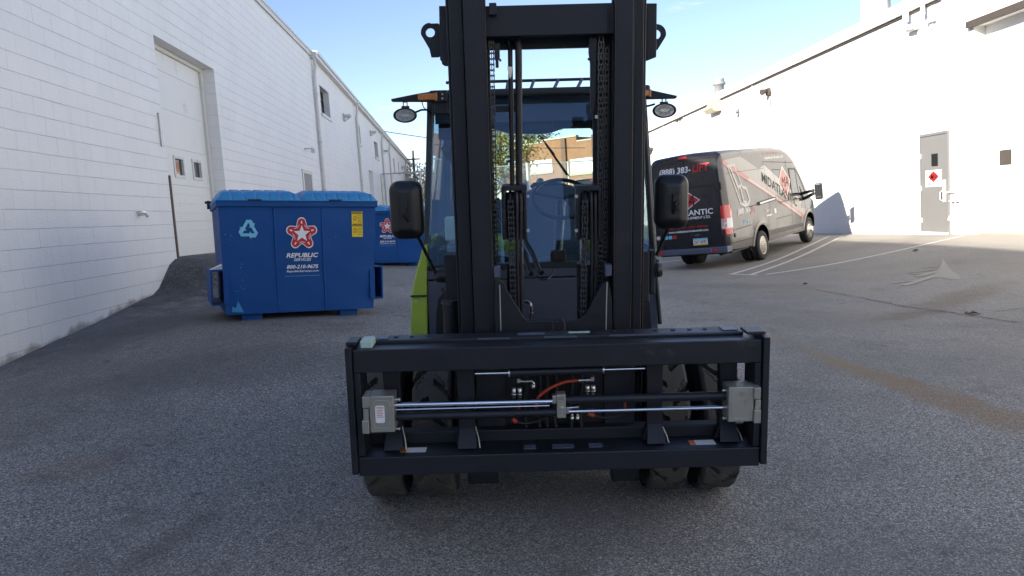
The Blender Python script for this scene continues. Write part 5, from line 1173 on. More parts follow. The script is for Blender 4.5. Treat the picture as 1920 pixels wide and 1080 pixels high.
# work lights on roof brackets with amber indicators
def worklight(L_):
    y = 1.28
    if L_: poly = [(733, 185.5), (734, 190.5), (836, 191), (836, 171), (812, 171), (785, 175)]; orr = (783, 175, 820, 188); el = (760, 216.5, 22, 14); mt_ = (760, 195); blk = (812, 169, 838, 191)
    else: poly = [(1270, 179.5), (1268, 184.5), (1208, 186), (1208, 168), (1220, 168.5)]; orr = (1205, 168.5, 1221, 180.5); el = (1245, 207.5, 22, 14); mt_ = (1245, 187); blk = None
    m = MB(); ppoly(m, F, poly, y, y+.05); o = fbuild(m, 'light_bracket', 'steel2', bevel=.003)
    if blk: m = MB(); prect(m, F, *blk, y-.02, y+.08); prect(m, F, 815, 191, 840, 213, y+.02, y+.1); m.build('mount', 'steel', o, bevel=.003)
    m = MB(); prect(m, F, *orr, y-.045, y-.001); am = m.build('indicator', 'amber', o, bevel=.006)
    m = MB(); a = F(orr[0], orr[1], y-.046); b = F(orr[2], orr[3], y-.046); m.box(b.x-.012 if L_ else b.x-.01, b.x+.0, y-.05, y-.0, b.z-.002, a.z+.002); m.build('lens_cap', 'amber', am)
    if L_:
        m = MB()
        for v in (177, 185): m.lathe([(-.028, .006), (-.02, .006)], F(830, v, y-.0)*1, 'Y', 8)
        m.build('bolt', 'galv', o)
    # lamp
    p = F(el[0], el[1], y+.0); rx = (F(el[0]+el[2], el[1], y)-p).length; rz = (F(el[0], el[1]+el[3], y)-p).length
    def er(k, yy, n=40): return [(p.x+rx*k*math.cos(2*math.pi*i/n), yy, p.z+rz*k*math.sin(2*math.pi*i/n)) for i in range(n)]
    m = MB(); rs = [er(.80, y-.016), er(.84, y-.03), er(.95, y-.032), er(1., y-.022), er(1., y+.0), er(.75, y+.05), er(.3, y+.06)]; n = 40
    m.add([q for r_ in rs for q in r_], [(i*n+k, i*n+(k+1) % n, (i+1)*n+(k+1) % n, (i+1)*n+k) for i in range(len(rs)-1) for k in range(n)], True); lp = m.build('work_light', 'ink', o)
    m = MB(); m.add(er(.80, y-.017), [tuple(range(n))]); m.build('reflector', 'lens', lp)
    for (a_, b_) in [(-.5, .12), (-.24, .42), (0, .48), (.24, .42), (.5, .12), (-.3, -.32), (0, -.38), (.3, -.32)]:
        m = MB(); m.lathe([(-.024, .0), (-.020, .0045), (-.0185, .009), (-.024, .0105), (-.017, .011)], (p.x+rx*a_*1.1, y, p.z+rz*b_*1.05), 'Y', 14); m.build('led', 'galv', lp)
    m = MB(); q = F(mt_[0], mt_[1]+5, y); m.box(q.x-.022, q.x+.022, y-.012, y+.02, q.z-.012, q.z+.004); m.box(q.x-.013, q.x-.009, y-.01, y+.01, q.z, q.z+.03); m.box(q.x+.009, q.x+.013, y-.01, y+.01, q.z, q.z+.03); m.lathe([(-.024, .007), (.0, .007)], (q.x, y-.002, q.z+.028), 'Y', 8); m.build('yoke', 'steel', lp, bevel=.001)
    m = MB()
    if L_: m.tube([F(778, 211, y+.03), F(790, 206, y+.04), F(802, 206, y+.06), F(808, 212, y+.08)], .006, 8); m.tube([F(791, 191, y+.03), F(794, 201, y+.04), F(803, 209, y+.07)], .003, 6)
    else: m.tube([F(1228, 195, y+.03), F(1218, 198, y+.04), F(1208, 200, y+.06)], .006, 8)
    m.build('lamp_cable', 'hose', lp)
worklight(True); worklight(False)

# ------------------------------------------------------------------ dumpsters
def star_pts(r, ri, n=5, rot=90): return [(math.cos(R_(rot+36*k))*(r if k % 2 == 0 else ri), math.sin(R_(rot+36*k))*(r if k % 2 == 0 else ri)) for k in range(2*n)]
def dumpster(label, bulge, lot):
    root = empty('dumpster', label, 'dumpster', group='blue steel dumpsters of the same service')
    H, D = 1.33, 1.5
    hw = lambda z: .845+.055*(z/H)          # flares towards the top
    fy = lambda z: (.06 if bulge else .03)*(1-z/H)-(bulge*sm(.75, .1, z) if bulge else 0)      # front face, lower edge set back; bulge added so it reflects sky
    m = MB(); zsn = [0.10, .16, .3, .5, .7, .78, 1.0, H]
    seams = [(-.29, ), (.28, )]
    xs_ = [-1, -.345, -.325, -.300, .305, .330, .350, 1]
    dents = random.Random(4)
    cols = []
    N = 28
    vs = []
    for z in np.linspace(.10, H, 20):
        for i in range(N+1):
            u = -1+2*i/N; x = u*hw(z); y = float(fy(z))+.006*math.sin(u*7+z*5)*math.sin(z*9)
            vs.append((x, y, float(z)))
    n1 = N+1
    m.add(vs, [(j*n1+i, j*n1+i+1, (j+1)*n1+i+1, (j+1)*n1+i) for j in range(19) for i in range(N)], True)
    for s in (-1, 1):
        v2 = []
        for z in np.linspace(.10, H, 8):
            for y in np.linspace(0, 1, 6): v2.append((s*hw(z), float(fy(z))+(D-float(fy(z)))*y, float(z)))
        m.add(v2, [(j*6+i, j*6+i+1, (j+1)*6+i+1, (j+1)*6+i) for j in range(7) for i in range(5)], True)
    m.add([(-hw(.1), D, .1), (hw(.1), D, .1), (hw(H), D, H), (-hw(H), D, H)], [(0, 1, 2, 3)])
    m.add([(-hw(.1), float(fy(.1)), .1), (hw(.1), float(fy(.1)), .1), (hw(.1), D, .1), (-hw(.1), D, .1)], [(0, 1, 2, 3)])
    body = m.build('body', 'blue', root)
    # vertical folds
    for x in (-.30, .245):
        m = MB(); pts = [(x+(.03*(1-z/H) if x < 0 else .03*(1-z/H)), float(fy(z))-.001, float(z)) for z in np.linspace(.12, H-.07, 10)]
        m.quadstrip([(a-.012, b+.004, c) for a, b, c in pts], [(a, b-.012, c) for a, b, c in pts]); m.quadstrip([(a, b-.012, c) for a, b, c in pts], [(a+.014, b+.004, c) for a, b, c in pts]); m.build('seam', 'blue', body)
    m = MB(); w_ = hw(H)+.02; m.box(-w_, w_, -.03, .05, H-.06, H+.012); m.box(-w_, -w_+.06, .052, D+.02, H-.06, H+.01); m.box(w_-.06, w_, .052, D+.02, H-.06, H+.01); m.box(-w_+.062, w_-.062, D-.04, D+.02, H-.06, H+.01); m.build('rim', 'blue', root, bevel=.006)
    # lids: ribbed, slightly domed
    for k, (xa, xb) in enumerate(((-w_-.0, .02), (.005, w_+.0))):
        m = MB(); nu, nv = 140, 18; vs = []
        for j in range(nv+1):
            for i in range(nu+1):
                u, v = i/nu, j/nv; x = xa+(xb-xa)*u
                e = min(u, 1-u, 1)*2; dome = .115*(1-abs(2*u-1)**12)*(.45+.55*min(1, (v/.3)))
                gq = (u*7+.45*v+.2) % 1.; rr_ = .030*(1-math.exp(-((gq-.5)/.085)**2))*min(1, e*8)*(1 if v < .93 else .2)
                y = -.045+v*(D+.03); z = H+.014+dome*(1-.0*v)+rr_*(.7 if v > .02 else 0)
                if j == 0: y = -.048; z = H+.012
                vs.append((x, y, z))
        m.add(vs, [(j*(nu+1)+i, j*(nu+1)+i+1, (j+1)*(nu+1)+i+1, (j+1)*(nu+1)+i) for j in range(nv) for i in range(nu)], True)
        m.add([(xa, -.048, H+.011), (xb, -.048, H+.011), (xb, D, H+.011), (xa, D, H+.011)], [(0, 1, 2, 3)])
        o = m.build('lid', 'lidblue', root); so_ = o.modifiers.new('t', 'SOLIDIFY'); so_.thickness = .006
        m = MB(); xm = (xa+xb)/2; m.box(xm-.13, xm+.02, -.058, -.049, H+.004, H+.022); m.build('lid_grip', 'bluein', o, bevel=.003)
    # pockets for the lifting forks
    for s in (-1, 1):
        m = MB(); x0, x1_ = (s*.865, s*1.0); z0, z1 = .22, .57
        xa, xb = min(x0, x1_), max(x0, x1_)
        m.box(xa, xb, .12, 1.25, z1, z1+.02); m.box(xa, xb, .12, 1.25, z0-.02, z0); t = xb if s > 0 else xa
        m.box(t-.02 if s > 0 else t, t if s > 0 else t+.02, .12, 1.25, z0+.002, z1-.002)
        m.build('fork_pocket', 'blue', root, bevel=.004)
        m = MB(); m.box(s*.84-.03, s*.84+.03, .0 if not bulge else -.0, .02, z0, z1-.02); m.build('pocket_gusset', 'blue', root)
    if lot:
        m = MB(); m.add([(-1.0, .13, .592), (-.87, .13, .592), (-.87, .13, .64), (-1.0, .3, .592), (-.87, .3, .592), (-.87, .3, .65)], [(0, 1, 2), (3, 4, 5), (0, 2, 5, 3), (0, 1, 4, 3)]); m.build('pocket_cap', 'white', root)
    for x in (-.56, .56):
        for y in (.1, 1.2): m = MB(); m.box(x-.11, x+.11, y, y+.16, 0, .105); m.build('foot', 'blue', root, bevel=.01)
    m = MB(); m.tube([(-w_-.06, D-.02, H+.05), (w_+.03, D-.02, H+.05)], .016, 8); m.box(-w_-.035, -w_-.001, D-.06, D+.03, H-.03, H+.07); m.build('hinge_rod', 'steel', root)
    # front graphics
    fn = lambda d: (lambda a, b: (a, float(fy(b))-.0095-d, b))
    sx0, sz0 = .015, .97
    def thick_star(R, r, round_=.06, n=9):
        base = star_pts(R, r); out = []
        for i, (x, y) in enumerate(base):
            if i % 2 == 0:      # rounded tip
                a = math.atan2(y, x); c = (x-math.cos(a)*round_, y-math.sin(a)*round_)
                out += [(c[0]+round_*math.cos(a+t), c[1]+round_*math.sin(a+t)) for t in np.linspace(-1.1, 1.1, n)]
            else: out.append((x, y))
        return [(sx0+x, sz0+y) for x, y in out]
    def fan(mb, poly, d, cx_=None):
        c = cx_ or (sx0, sz0); f = fn(d); mb.add([f(*c)]+[f(*p) for p in poly], [(0, 1+i, 1+(i+1) % len(poly)) for i in range(len(poly))])
    m = MB(); fan(m, thick_star(.185, .108, .052), 0); m.build('star_emblem', 'white', root)
    m = MB(); fan(m, thick_star(.172, .098, .045), .0006); m.build('star_emblem', 'red', root)
    # open loops at each arm tip and the white centre star
    m = MB(); fan(m, [(sx0+x, sz0+y) for x, y in star_pts(.098, .042)], .0012)
    for k in range(5):
        a = R_(90+72*k); ca, sa = math.cos(a), math.sin(a)
        for (r0, r1, wd0, wd1) in ((.115, .147, .010, .004),):
            q = [(r0, -wd0), (r1, -wd1), (r1, wd1), (r0, wd0)]; m.flat([(sx0+p*ca-s_*sa, sz0+p*sa+s_*ca) for p, s_ in q], fn(.0013))
        for sgn in (1, -1):      # pale dividing lines of the folded ribbon
            b0, b1 = (.070, .050*sgn), (.100, .030*sgn); wv = .0035
            q = [(b0[0], b0[1]-wv), (b1[0], b1[1]-wv), (b1[0], b1[1]+wv), (b0[0], b0[1]+wv)]; m.flat([(sx0+p*ca-s_*sa, sz0+p*sa+s_*ca) for p, s_ in q], fn(.0013))
    m.build('star_emblem', 'white', root)
    m = MB()
    m.text('REPUBLIC', sx0, .733, .37, .052, fn(0), .03, .25); m.text('SERVICES', sx0, .683, .20, .030, fn(0), .02, .25)
    m.text('800-210-9675', sx0, .605, .365, .044, fn(0), .025, .25); m.text('RepublicServices.com', sx0, .553, .37, .030, fn(0), .012, .25); m.build('lettering', 'white', root)
    m = MB(); m.grid([(-.19, .500), (.21, .502), (.21, .505), (-.19, .503)], fn(0), 6, 1); m.build('sticker_edge', 'cyan', root)
    if lot:
        m = MB(); cx_, cz_, R = -.58, 1.02, .115; f = fn(0)
        for k in range(3):      # three chasing arrows
            rot = R_(-120*k)
            def rt(p): x, y = p; return (cx_+x*math.cos(rot)-y*math.sin(rot), cz_+y*math.cos(rot)+x*math.sin(rot))
            for poly in ([(-.062, .035), (-.020, .108), (.018, .108), (-.026, .032), (-.031, .021)], [(-.006, .108), (.034, .108), (.060, .066), (.076, .074), (.052, .022), (.002, .026), (.020, .042), (.004, .070)]):
                m.flat([rt(p) for p in poly], f)
        m.build('recycling_emblem', 'cyan', root)
        m = MB(); m.grid([(.605, .93), (.735, .93), (.735, 1.22), (.605, 1.22)], fn(0), 4, 8); ys_ = m.build('caution_sticker', 'yellow', root)
        m = MB(); f2 = fn(.001)
        for zc in (1.203, 1.065): m.grid([(.612, zc-.014), (.728, zc-.014), (.728, zc+.014), (.612, zc+.014)], f2, 2, 1)
        for zc in (1.13, .99):
            for k in range(5): m.grid([(.676, zc+.038-k*.018), (.725, zc+.038-k*.018), (.725, zc+.042-k*.018), (.676, zc+.042-k*.018)], f2, 2, 1)
            pts = [(.645+.022*math.cos(t), zc+.012+.026*math.sin(t)) for t in np.linspace(0, 6.283, 19)]
            for p, q in zip(pts, pts[1:]): dx_, dz_ = (p[0]-.645)*.18, (p[1]-zc-.012)*.18; m.flat([p, q, (q[0]-dx_, q[1]-dz_), (p[0]-dx_, p[1]-dz_)], f2)
            m.flat([(.632, zc-.006), (.636, zc-.008), (.660, zc+.030), (.656, zc+.032)], f2)
        m.build('lettering', 'ink', ys_)
        m = MB(); f3 = fn(.0018)
        for zc in (1.203, 1.065): m.text('CAUTION', .670, zc, .105, .018, f3, .02)
        m.build('lettering', 'yellow', ys_)
        rr = random.Random(5); m = MB()     # chips and scuffs in the paint
        for (cx0, cz0, n_, sp) in ((.42, .95, 2, .02), (-.70, .55, 6, .08), (-.66, .42, 5, .05), (-.25, .15, 3, .05), (-.8, .95, 3, .03)):
            for _ in range(n_):
                x, z, r = cx0+rr.gauss(0, sp*.5), cz0+rr.gauss(0, sp), rr.uniform(.003, .008); m.flat([(x+r*math.cos(t)*rr.uniform(.5, 1), z+r*math.sin(t)*rr.uniform(.5, 1.4)) for t in np.arange(0, 6.2, .8)], fn(0))
        m.flat([(-.79, .13), (-.66, .12), (-.68, .17), (-.72, .25), (-.745, .17), (-.78, .19)], fn(0)); build_each(m, 'scuff', 'lidblue', root)
    return root
d1 = dumpster('front blue dumpster with ribbed light blue lids, recycling arrows and yellow caution sticker', 0, True)
d1.location = W(-1.91, 8.86, -1.035-.012); d1.rotation_euler = (-.01, .063, .35); d1.scale = (.945, .97, .995)
d2 = dumpster('farther blue dumpster partly hidden behind the front one and the left mirror', .14, False)
q = wpt(727, 497, 18.3); d2.location = (q.x, q.y, gz(q.x, q.y)-.03); d2.rotation_euler = (0, .05, -.02); d2.scale = (.97,)*3

# ------------------------------------------------------------------ van
def van(label):
    root = empty('delivery_van', label, 'van', group='dark high roof vans of the same company')
    LEN = 6.65; WB = [(1.93, .48), (5.68, .46)]     # wheel y, arch radius
    tp = [(0, 2.66), (.05, 2.71), (.15, 2.74), (.6, 2.76), (2, 2.76), (3.6, 2.76), (4.3, 2.72), (4.7, 2.62), (4.95, 2.48), (5.2, 2.24), (5.5, 1.88), (5.78, 1.54), (5.9, 1.42), (6.05, 1.35), (6.3, 1.24), (6.48, 1.10), (6.58, .95), (6.65, .70)]
    def ztop(y):
        return float(np.interp(y, [a for a, _ in tp], [b for _, b in tp]))
    def zbot(y):
        z = float(np.interp(y, [0, .3, 1.2, 2.6, 6.2, 6.65], [.50, .46, .42, .40, .36, .40]))
        for c, r in WB:
            if abs(y-c) < r: z = max(z, .40+math.sqrt(r*r-(y-c)**2)*.98)
        return z
    def wid(y): return .985-.09*max(0, 1-y/.16)**2-.16*max(0, (y-5.9)/.75)**2
    def sidex(y, z):
        zt = ztop(y); w_ = wid(y)
        w_ *= 1-.105*max(0, (z-1.25)/1.4)**1.15-.035*max(0, (.8-z)/.4)**2
        for c, r in WB:      # wheel arch flare
            d = math.hypot(y-c, z-.40); w_ += (.055 if c < 3 else .035)*max(0, 1-max(0, d-r)/.13)**.6 if d < r+.13 and z < 1.1 else 0
        return w_
    def yof(y, z): return y+(.09*max(0, z-.9)/1.7+.03)*max(0, 1-y/.5) if z > .9 else y+.03*max(0, 1-y/.5)*1
    ysn = sorted(set(list(np.r_[0, .02, .05, .1, .16, .25])+list(np.arange(.35, 6.5, .11))+[6.5, 6.57, 6.62, 6.65]+[c+s*r*math.cos(t) for c, r in WB for s in (-1, 1) for t in np.linspace(0, 1.5, 10)]))
    m = MB(); st = []; NS = 14
    for y in ysn:
        zb, zt = zbot(y), ztop(y); rr_ = min(.17, (zt-zb)*.4); zs = zt-rr_; P = []
        for i in range(NS+1):
            z = zb+(zs-zb)*i/NS; P.append((sidex(y, z), yof(y, z), z))
        xs_ = P[-1][0]
        for k in range(1, 6):
            t = math.pi/2*k/5; P.append((xs_-rr_*1.1*(1-math.cos(t)), yof(y, zs), zs+rr_*math.sin(t)*.92))
        for k in range(1, 4): P.append((P[NS+5][0]*(1-k/3), yof(y, zs), zs+rr_*.92+.03*math.sin(k/3*1.57)))
        st.append(P)
    n = len(st[0])
    for s in (1, -1):
        m.add([(s*x, y, z) for P in st for x, y, z in P], [(j*n+i, j*n+i+1, (j+1)*n+i+1, (j+1)*n+i) for j in range(len(st)-1) for i in range(n-1)], True)
    body = m.build('body', ['van', 'vanrear'], root)
    for pl_ in body.data.polygons:
        if pl_.center.y < .15+.06*max(0, pl_.center.z-1) and pl_.center.z > .56: pl_.material_index = 1
    # rear face as two door leaves
    P = st[0]; m = MB(); m.quadstrip([(x, y, z) for x, y, z in P], [(-x, y, z) for x, y, z in P]); m.build('rear_wall', 'vanrear', body)
    Pf = st[-1]; m = MB(); m.quadstrip([(x, y, z) for x, y, z in Pf], [(-x, y, z) for x, y, z in Pf]); m.build('front_panel', 'plastic', body)
    m = MB(); m.box(-.9, .9, .3, 6.3, .38, .42); m.build('underbody', 'ink', body)
    for c, r in WB:
        m = MB(); m.box(-.93, .93, c-r-.05, c-r-.02, .3, .95); m.box(-.93, .93, c+r+.02, c+r+.05, .3, .95); m.box(-.93, .93, c-r, c+r, .90, .93); m.build('wheel_well', 'ink', body)
    ry = lambda z: yof(0, z)
    RF = lambda d: (lambda a, b: (a, ry(b)-.004-d, b))
    SF = lambda d: (lambda a, b: (sidex(a, b)+.004+d, yof(a, b), b))
    def outline(mb, poly, fn, w_=.012, close=True):
        pts = poly+[poly[0]] if close else poly
        for p, q in zip(pts, pts[1:]):
            p, q = Vector(p), Vector(q); d = (q-p).normalized(); nn = Vector((-d.y, d.x))*w_/2; e = d*w_*.4; mb.grid([tuple(p-nn-e), tuple(q-nn+e), tuple(q+nn+e), tuple(p+nn-e)], fn, max(1, int((q-p).length/.1)), 1)
    # rear doors: glossy leaves over the body colour
    m = MB()
    for s in (-1, 1):
        m.grid([(s*.01, .60), (s*.86, .60), (s*.80, 2.57), (s*.01, 2.57)], RF(.002), 8, 16)
    rd = m.build('rear_door', 'vanrear', root)
    m = MB()
    for s in (-1, 1):
        outline(m, [(s*.012, .62), (s*.85, .62), (s*.80, 2.50), (s*.72, 2.57), (s*.012, 2.58)], RF(.004)); outline(m, [(s*.06, 1.22), (s*.74, 1.22), (s*.79, 1.34), (s*.765, 1.88), (s*.70, 1.98), (s*.06, 1.98)], RF(.004), .02)
    outline(m, [(-.86, .92), (.86, .92)], RF(.005), .012, False); m.build('door_seam', 'seam', rd)
    m = MB()
    for s in (-1, 1): m.grid([(s*.07, 1.24), (s*.73, 1.24), (s*.74, 1.96), (s*.07, 1.96)], RF(.005), 6, 8)
    m.build('covered_window', 'vanrear', rd)
    m = MB(); m.text('(888) 383-', -.22, 2.38, .80, .19, RF(.008), .025, .15); m.text('MIDATLANTIC', .0, 1.40, 1.30, .13, RF(.01), .02); m.text('INDUSTRIAL EQUIPMENT LTD.', .0, 1.27, 1.16, .07, RF(.01), .015, .2); m.text('www.midatlanticindustrial.com', .0, .985, 1.0, .055, RF(.008), .02, .1)
    m.build('lettering', 'white', rd)
    m = MB(); m.text('LIFT', .43, 2.41, .42, .18, RF(.008), .025, .15); m.text('SALES - SERVICE - PARTS - RENTALS', .0, 1.07, 1.0, .042, RF(.008), .02, .1); m.build('lettering', 'red', rd)
    m = MB(); m.flat([(-.36, 1.68), (0, 1.92), (.36, 1.68), (0, 1.46)], RF(.008)); m.build('logo_diamond', 'white', rd)
    m = MB(); m.flat([(-.33, 1.68), (0, 1.90), (.33, 1.68), (0, 1.48)], RF(.0095)); m.build('logo_diamond', 'red', rd)
    m = MB(); m.text('MA', .0, 1.68, .42, .25, RF(.0115), .01, .4); m.build('lettering', 'ink', rd)
    m = MB(); m.text('2500', .32, .93, .01, .01, RF(.01)) if 0 else m.tube([(.22+.06*math.cos(t), ry(.88)-.012, .86+.022*math.sin(t)) for t in np.linspace(0, 6.283, 20)], .004, 6, caps=False); m.build('maker_badge', 'fitting', rd)
    for k, mt_ in enumerate(('cyan', 'cyan', 'red')): m = MB(); x = -.62+.11*k; m.grid([(x, .825), (x+.09, .825), (x+.09, .905), (x, .905)], RF(.006), 1, 1); m.build('social_sticker', mt_, rd)
    m = MB(); m.lathe([(-.01, .045), (-.006, .05), (0, .05)], (-.78, ry(.87), .87), 'Y', 18); m.build('round_sticker', 'trim', rd)
    m = MB(); m.box(-.03, .03, ry(1.1)-.03, ry(1.1)-.006, 1.08, 1.22) if 0 else m.box(.10, .34, ry(.8)-.02, ry(.8)-.005, .84, .86); m.build('door_handle', 'ink', rd)
    # bumper, plate, lights
    m = MB(); m.box(-.97, .97, -.10, .20, .44, .575); m.box(-.6, .6, -.13, -.101, .45, .56); m.build('bumper', 'panel', root, bevel=.02, seg=3)
    for x in (-.66, .64): m = MB(); m.box(x-.08, x+.08, -.107, -.1005, .475, .535); m.build('reflector', 'redlens', root, bevel=.003)
    m = MB(); m.box(.12, .47, -.015, .0, .64, .80); pl = m.build('licence_plate', 'white', root, bevel=.003)
    m = MB(); m.box(.122, .468, -.0165, -.0155, .765, .798); m.build('plate_band', 'cyan', pl); m = MB(); m.box(.122, .468, -.0165, -.0155, .642, .668); m.build('plate_band', 'yellow', pl)
    m = MB(); m.text('ZKT-0592', .295, .716, .31, .075, lambda a, b: (a, -.017, b), .02); m.build('lettering', 'bluein', pl)
    for s in (-1, 1):
        m = MB(); ys2 = [-.004, .02, .06, .12, .2, .26]; zt_ = 0
        def TLg(z0, z1, off=.012):
            vs = []; zz2 = np.linspace(z0, z1, 6)
            for z in zz2:
                e = .17 if z < 1.5 else .13
                vs += [(s*.83, ry(z)-.018, z), (s*.92, ry(z)-.014, z), (s*(sidex(.04, z)+.012), yof(.03, z), z), (s*(sidex(.12, z)+off), yof(.12, z), z), (s*(sidex(.24, z)+off), yof(.24, z), z), (s*(sidex(.24, z)), yof(.25, z), z)]
            return vs, [(j*6+i, j*6+i+1, (j+1)*6+i+1, (j+1)*6+i) for j in range(5) for i in range(5)]
        m.add(*TLg(.84, 1.50), True); tl_ = m.build('tail_light', 'redlens', root)
        m = MB(); m.add(*TLg(.97, 1.20, .016), True); m.build('reverse_lens', 'white', tl_) if s else 0
        m = MB(); m.box(s*.86-.03, s*.86+.03, ry(1.9)-.03, ry(1.9)+.01, 1.86, 2.02); m.box(s*.88-.03, s*.88+.03, ry(.85)-.03, ry(.85)+.01, .8, .95); m.build('hinge', 'ink', root)
    m = MB(); m.box(-.11, .11, ry(2.6)-.03, ry(2.6)+.03, 2.655, 2.695); m.build('brake_light', 'redlens', root, bevel=.006)
    # right side wrap
    def stripe(a, b, mt_, d): m = MB(); m.grid([a[0], a[1], b[1], b[0]], SF(d), 40, 10); m.build('wrap_stripe', mt_, body)
    stripe(((.25, 2.50), (5.25, .80)), ((1.35, 2.56), (5.70, 1.05)), 'vanstripe', .0008)
    stripe(((2.35, 2.22), (5.45, .98)), ((2.75, 2.30), (5.62, 1.04)), 'vanpale', .0016)
    stripe(((.12, 2.44), (5.10, .74)), ((.25, 2.52), (5.26, .82)), 'vanred', .0018)
    stripe(((1.55, 1.99), (5.0, .80)), ((1.62, 2.04), (5.06, .84)), 'vanpale', .0022)
    m = MB(); m.flat([(3.55, 1.80), (4.02, 2.22), (4.50, 1.82), (4.02, 1.36)], SF(.003)); m.build('logo_diamond', 'trimw', body)
    m = MB(); m.flat([(3.60, 1.80), (4.02, 2.17), (4.45, 1.82), (4.02, 1.41)], SF(.0042)); m.build('logo_diamond', 'vanred', body)
    m = MB(); m.text('MA', 4.03, 1.80, .50, .26, SF(.0055), .0, .4)
    ca, sa = math.cos(-.345), math.sin(-.345)
    m.text('MIDATLANTIC', 0, 0, 2.45, .25, lambda a, b: SF(.004)(3.62+a*ca-b*sa, 1.60+a*sa+b*ca), .01)
    m.build('lettering', 'seam', body)
    m = MB(); m.text('(888) 383-', 1.02, 1.27, .78, .17, SF(.003), .02, .15); m.text('midatlanticindustrial.com', 3.55, 2.47, 1.35, .075, SF(.003), .02); m.text('FORKLIFT', 2.55, 1.16, .26, .05, SF(.003), .02); m.text('MULTI-ITEM', 2.58, 1.08, .34, .05, SF(.003), .02) if 0 else None; m.grid([(2.42, 1.02), (2.8, 1.02), (2.8, 1.055), (2.42, 1.055)], SF(.003), 3, 1); m.grid([(3.0, 1.05), (3.14, 1.05), (3.14, 1.17), (3.0, 1.17)], SF(.003), 2, 2); m.build('lettering', 'trimw', body)
    m = MB(); m.text('LIFT', 1.60, 1.27, .36, .17, SF(.003), .02, .15); m.text('SALES - SERVICE - RENTALS', 3.4, 2.58, 1.2, .05, SF(.003), .02); m.build('lettering', 'vanred', body)
    m = MB(); m.text('LKT', 1.1, 1.02, .30, .1, SF(.003), .02); m.build('lettering', 'cyan', body)
    # pale outline drawing of a lift mast
    m = MB()
    for pl_ in ([(.55, 2.33), (1.02, 2.36)], [(.58, 2.33), (.98, 1.10)], [(.95, 2.36), (1.25, 1.60)], [(.72, 2.30), (.98, 1.62), (1.16, 1.66)], [(1.25, 1.60), (1.45, 1.55), (1.55, 1.15)], [(.98, 1.10), (1.2, 1.0), (1.42, 1.02), (1.55, 1.15)], [(1.12, 1.60), (1.18, 1.12), (1.35, 1.08)]): outline(m, [(q[0]-.1, 2.38-(2.36-q[1])*.72) for q in pl_], SF(.0035), .07 if len(pl_) > 2 else .05, False)
    m.build('mast_drawing', 'vanpale', body)
    # seams, mouldings, handle rail, windows
    m = MB()
    outline(m, [(2.58, .46), (2.58, .98), (2.72, 1.2), (2.72, 2.38)], SF(.002), .012, False); outline(m, [(4.32, .44), (4.32, 2.1), (4.36, 2.36)], SF(.005), .014, False); outline(m, [(2.72, 2.38), (4.9, 2.28)], SF(.002), .012, False)
    outline(m, [(3.1, .45), (3.12, .90), (4.3, .90)], SF(.005), .01, False); outline(m, [(.28, 2.2), (2.7, 2.22)], SF(.005), .008, False); outline(m, [(.3, .90), (1.4, .92)], SF(.003), .012, False); outline(m, [(3.3, 2.16), (4.2, 2.10), (4.28, 1.3), (3.4, 1.30)], SF(.0025), .012, True); outline(m, [(5.42, .75), (5.40, 1.30), (4.36, 1.28)], SF(.005), .012, False)
    outline(m, [(1.2, 1.35), (1.9, 1.36)], SF(.003), .02, False); outline(m, [(.03, .62), (1.42, .60)], SF(.003), .012, False)
    m.build('panel_seam', 'seam', body)
    m = MB(); m.grid([(2.5, .54), (5.15, .50), (5.15, .60), (2.5, .66)], SF(.012), 20, 2); m.build('side_moulding', 'plastic', body)
    m = MB()
    for c, r in WB: 
        pts = [(c+(r+.05)*math.cos(t), .40+(r+.05)*math.sin(t)) for t in np.linspace(0, math.pi, 22)]; outline(m, pts, SF(.004), .035, False); m.build('arch_trim', 'vanstripe', body); m = MB()
    m = MB(); m.grid([(1.95, 1.335), (2.0, 1.33), (2.0, 1.42), (1.95, 1.42)], SF(.03), 1, 1); m.grid([(1.95, 1.335), (3.18, 1.38), (3.18, 1.46), (1.95, 1.415)], SF(.02), 20, 1); dr_ = m.build('door_rail', 'seam', root); m = MB(); m.grid([(2.03, 1.355), (3.12, 1.40), (3.12, 1.44), (2.03, 1.40)], SF(.024), 20, 1); m.build('rail_face', 'trimw', dr_)
    m = MB(); wp = [(4.46, 1.40), (5.55, 1.38), (5.42, 1.62), (5.22, 1.90), (5.0, 2.1), (4.52, 2.12)]
    for s in (1, -1): m.add([(s*v[0], v[1], v[2]) for v in [SF(.004)(*p) for p in wp]], [tuple(range(len(wp)))])
    sw = build_each(m, 'side_window', 'darkglass', root); m = MB(); outline(m, wp, SF(.007), .05); outline(m, [(5.0, 1.4), (4.98, 2.08)], SF(.007), .03, False); m.build('window_seal', 'ink', sw)
    m = MB()
    vs = []
    for y in np.linspace(5.02, 5.80, 10):
        z = ztop(y)+.012; w_ = sidex(y, z-.15)-.14
        vs += [(-w_, y, z), (0, y-.0, z+.035), (w_, y, z)]
    m.add(vs, [(j*3+i, j*3+i+1, (j+1)*3+i+1, (j+1)*3+i) for j in range(9) for i in range(2)], True); m.build('windscreen', 'darkglass', root)
    # bonnet in black wrap with headlamp
    m = MB(); m.grid([(5.55, .95), (6.35, .95), (6.25, 1.15), (5.45, 1.30)], SF(.004), 12, 4); m.grid([(5.1, 1.02), (5.55, .95), (5.45, 1.30), (5.2, 1.32)], SF(.004), 6, 4); m.build('wing_wrap', 'vanrear', body)
